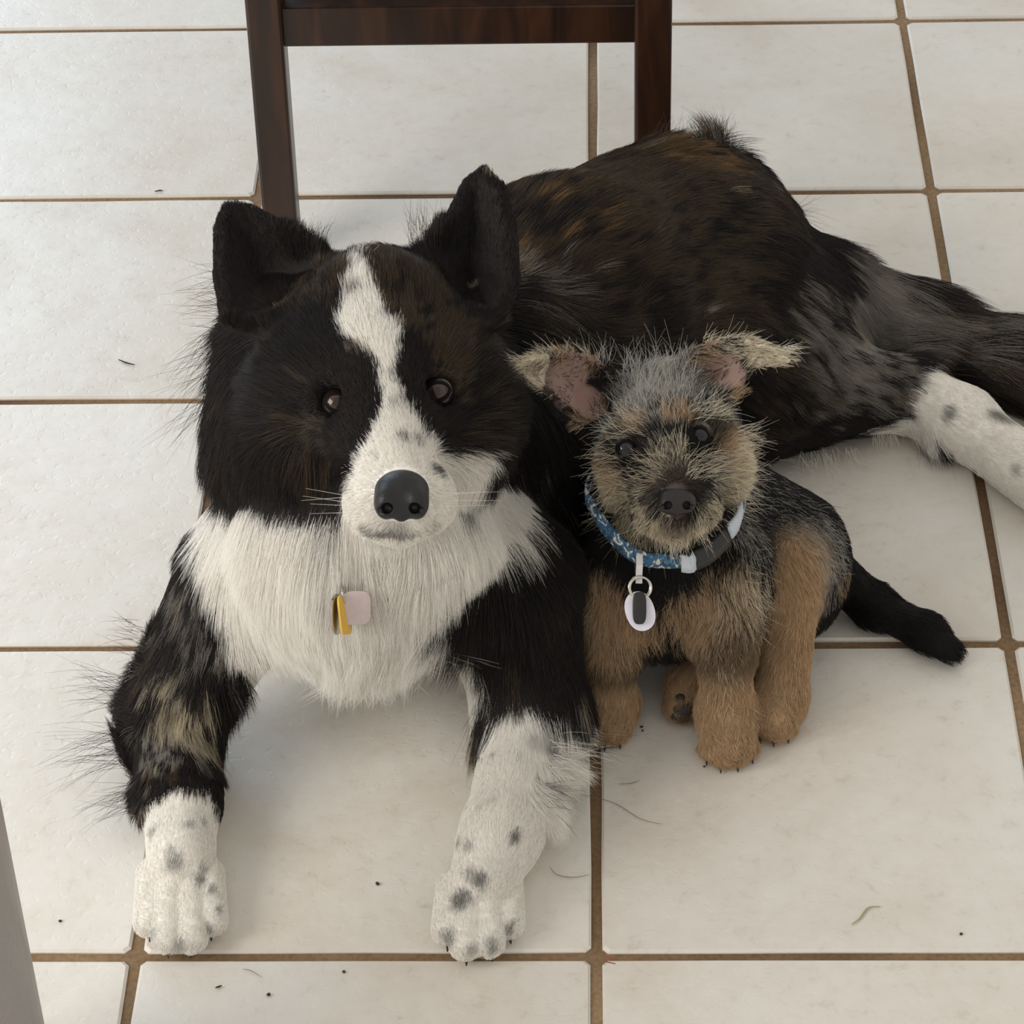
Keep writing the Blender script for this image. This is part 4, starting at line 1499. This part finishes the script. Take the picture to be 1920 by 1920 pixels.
for a, b in zip(rg, rg[1:]):
    for k in range(4):
        bm.faces.new((a[k], a[(k + 1) % 4], b[(k + 1) % 4], b[k]))
bm.faces.new(rg[0][::-1])
bm.faces.new(rg[-1])
bmesh.ops.recalc_face_normals(bm, faces=bm.faces)
from_bm('tag_loop', bm, plain('white_tape', lin(226, 222, 222), .6), collar, False)


def hoop(name, c, r, th, n, mat, parent):
    n = nrm(V3(n))
    x = nrm(np.cross(n, [0.1, 0.2, 1.0]))
    y = np.cross(n, x)
    return from_bm(name, tube_mesh([c + (x * math.cos(t) + y * math.sin(t)) * r for t in np.linspace(0, 2 * math.pi, 32, endpoint=False)], th, 8, True), mat, parent)


hoop('ring', C(1199,1101,2.068), .0078, .0009, -FW + RT * .12, M_STEEL, collar)
hoop('ring', C(1201,1102,2.066), .0078, .0009, -FW - RT * .15, M_STEEL, collar)


def plate(name, c, rx, ry, th, x, y, mat, parent, power=2.0, n=36, wave=0.0):
    x, y = nrm(V3(x)), V3(y)
    y = nrm(y - x * (y @ x))
    z = np.cross(x, y)
    bm = bmesh.new()
    lo = []
    for k, (s, d) in enumerate(((.94, -th / 2), (1, -th * .3), (1, th * .3), (.94, th / 2))):
        l = []
        for i in range(n):
            t = 2 * math.pi * i / n
            ct, st = math.cos(t), math.sin(t)
            px = math.copysign(abs(ct) ** (2 / power), ct) * rx * s
            py = math.copysign(abs(st) ** (2 / power), st) * ry * s
            px += wave * math.sin(py / ry * 2.6) * rx
            l.append(bm.verts.new(c + x * px + y * py + z * d))
        lo.append(l)
    for a, b in zip(lo, lo[1:]):
        for i in range(n):
            bm.faces.new((a[i], a[(i + 1) % n], b[(i + 1) % n], b[i]))
    bm.faces.new(lo[0][::-1])
    bm.faces.new(lo[-1])
    bmesh.ops.recalc_face_normals(bm, faces=bm.faces)
    o = from_bm(name, bm, mat, parent)
    o.data.set_sharp_from_angle(angle=.7)
    return o


tc_ = C(1200,1146,2.068)
tx, ty = RT * .92 + UP * .30, UP * .93 - RT * .34
wt = plate('tag', tc_, .0106, .0146, .0012, tx, ty, M_WTAG, collar, 2.2)
plate('tag_front', C(1199,1140,2.0645), .0050, .0118, .0012, RT, UP + RT * .06, M_BLK, collar, 3.2)
for (a, b) in [(.72, .35), (.74, .22), (-.74, -.28), (-.76, -.40), (-.70, -.52)]:
    q = tc_ + nrm(tx) * .0092 * a * .95 + nrm(ty) * .0133 * b - FW * .0008
    plate('print_line', q, .0016, .0002, .0003, RT + UP * .12, UP, M_INK, wt, 6, 8)

# ------------------------------------------------------------------ large dog's collar tags, in the white chest fur
M_YEL = plain('yellow_tag', lin(222, 178, 66), .4, 0, .5)
M_PINK = plain('pale_tag', lin(206, 190, 188), .35, 0, .5)
M_RED = plain('red_ink', lin(150, 78, 76), .6)
M_SILV = plain('worn_steel', lin(190, 188, 184), .25, 1.0)
tb = S('dog',648,1150)
tags = empty('tag_bunch', tuple(float(c) for c in tb), 'bunch of silver, yellow and pale tags in the large dog white chest fur', 'dog tag')
DT = float((np.array(tb) - CAM) @ FW) - .030


def TP(px, py, k):
    d = FW + RT * ((px - 960) / F_PX) + UP * ((960 - py) / F_PX)
    return CAM + d * (DT + k)


hoop('ring', TP(644,1116,.004), .0065, .0008, RT + UP * .2, M_SILV, tags)
plate('disc', TP(631,1152,.0), .0145, .0145, .0022, FW * .97 + RT * .20, UP + FW * .1, M_SILV, tags)
plate('yellow_tag', TP(646,1153,.0), .0120, .0140, .0020, FW * .96 + RT * .24, UP - RT * .12, M_YEL, tags, 5)
pk = plate('pale_tag', TP(668,1140,.004), .0105, .0120, .0016, RT * .93 + FW * .36, UP + RT * .12, M_PINK, tags, 3.5)
for k, yy in enumerate((1146, 1155)):
    plate('print_line', TP(666,yy,.0018), .0052, .0004, .0004, RT * .93 + FW * .36 - UP * .25, UP, M_RED, pk, 6, 8)

# ------------------------------------------------------------------ small things on the floor
M_CRUMB = plain('crumb', lin(60, 46, 34), .8)
crumbs = [(1203,1364,.0016,'two tiny dark crumbs on the tile beside the puppy paws'), (1205,1371,.0013,''), (645,1823,.0016,'dark crumb on the tile below the left white paw'),
          (504,1866,.0020,'round brown crumb on the bottom tile near the frame edge'), (708,1658,.0020,'brown crumb on the tile between the two white paws'),
          (1802,1752,.0015,'dark crumb in the lower right corner tile'), (1320,1438,.0012,'tiny crumb below the puppy front paw'), (113,1728,.0016,'dark speck on the tile left of the spotted paw')]
rc_ = random.Random(8)
for k, (x, y, r, lb) in enumerate(crumbs):
    bm = bmesh.new()
    bmesh.ops.create_icosphere(bm, subdivisions=2, radius=r * .75)
    for v in bm.verts:
        v.co *= rc_.uniform(.75, 1.2)
        v.co.z *= .6
    o = from_bm('crumb', bm, M_CRUMB)
    p = W(x,y,0.0)
    o.location = (p[0], p[1], r * .45)
    if k == 0:
        lb = 'larger of two dark crumbs between the puppy front paws'
    if k == 1:
        lb = 'smaller of two dark crumbs between the puppy front paws'
    tag(o, lb, 'crumb', 'crumbs on the tiles')
M_STRAW = plain('dry_grass', lin(168, 160, 120), .7)


def stray(name, pix, r, mat, label, cat):
    pts = catmull([W(px,py,.0012) for px, py in pix], 6, False)
    o = from_bm(name, tube_mesh(pts, [r * (1 - .5 * abs(2 * i / (len(pts) - 1) - 1)) for i in range(len(pts))], 6), mat)
    return tag(o, label, cat)


stray('grass_blade', [(1597,1733), (1612,1722), (1628,1702), (1650,1700)], .0007, M_STRAW, 'curled dry grass blade on the lower right tile', 'grass blade')
stray('twig', [(404,1852), (410,1850), (416,1848)], .0008, M_CRUMB, 'short brown twig on the bottom tile left of centre', 'twig')
stray('twig', [(222,674), (236,680), (252,684)], .0008, M_CRUMB, 'thin twig on the tile left of the large dog head', 'twig')
stray('twig', [(290,359), (300,357), (305,358)], .0008, M_CRUMB, 'tiny dark twig beside the left chair leg', 'twig')
M_HAIR = plain('loose_hair', lin(120, 104, 88), .6)
for pix, lb in [([(1090,1490), (1150,1505), (1200,1535), (1240,1545)], 'loose hair curling across the tile below the puppy left paw'),
                ([(1030,1625), (1045,1640), (1075,1645), (1105,1640)], 'loose curved hair right of the right white paw'),
                ([(1160,1470), (1185,1468), (1200,1462)], 'short loose hair on the tile under the puppy'),
                ([(1340,1225), (1345,1240), (1340,1255)], 'short loose hair beside the puppy hind foot'),
                ([(455,1817), (470,1820), (490,1832)], 'loose hair on the bottom tile beneath the left white paw')]:
    stray('loose_hair', pix, .00028, M_HAIR, lb, 'hair')
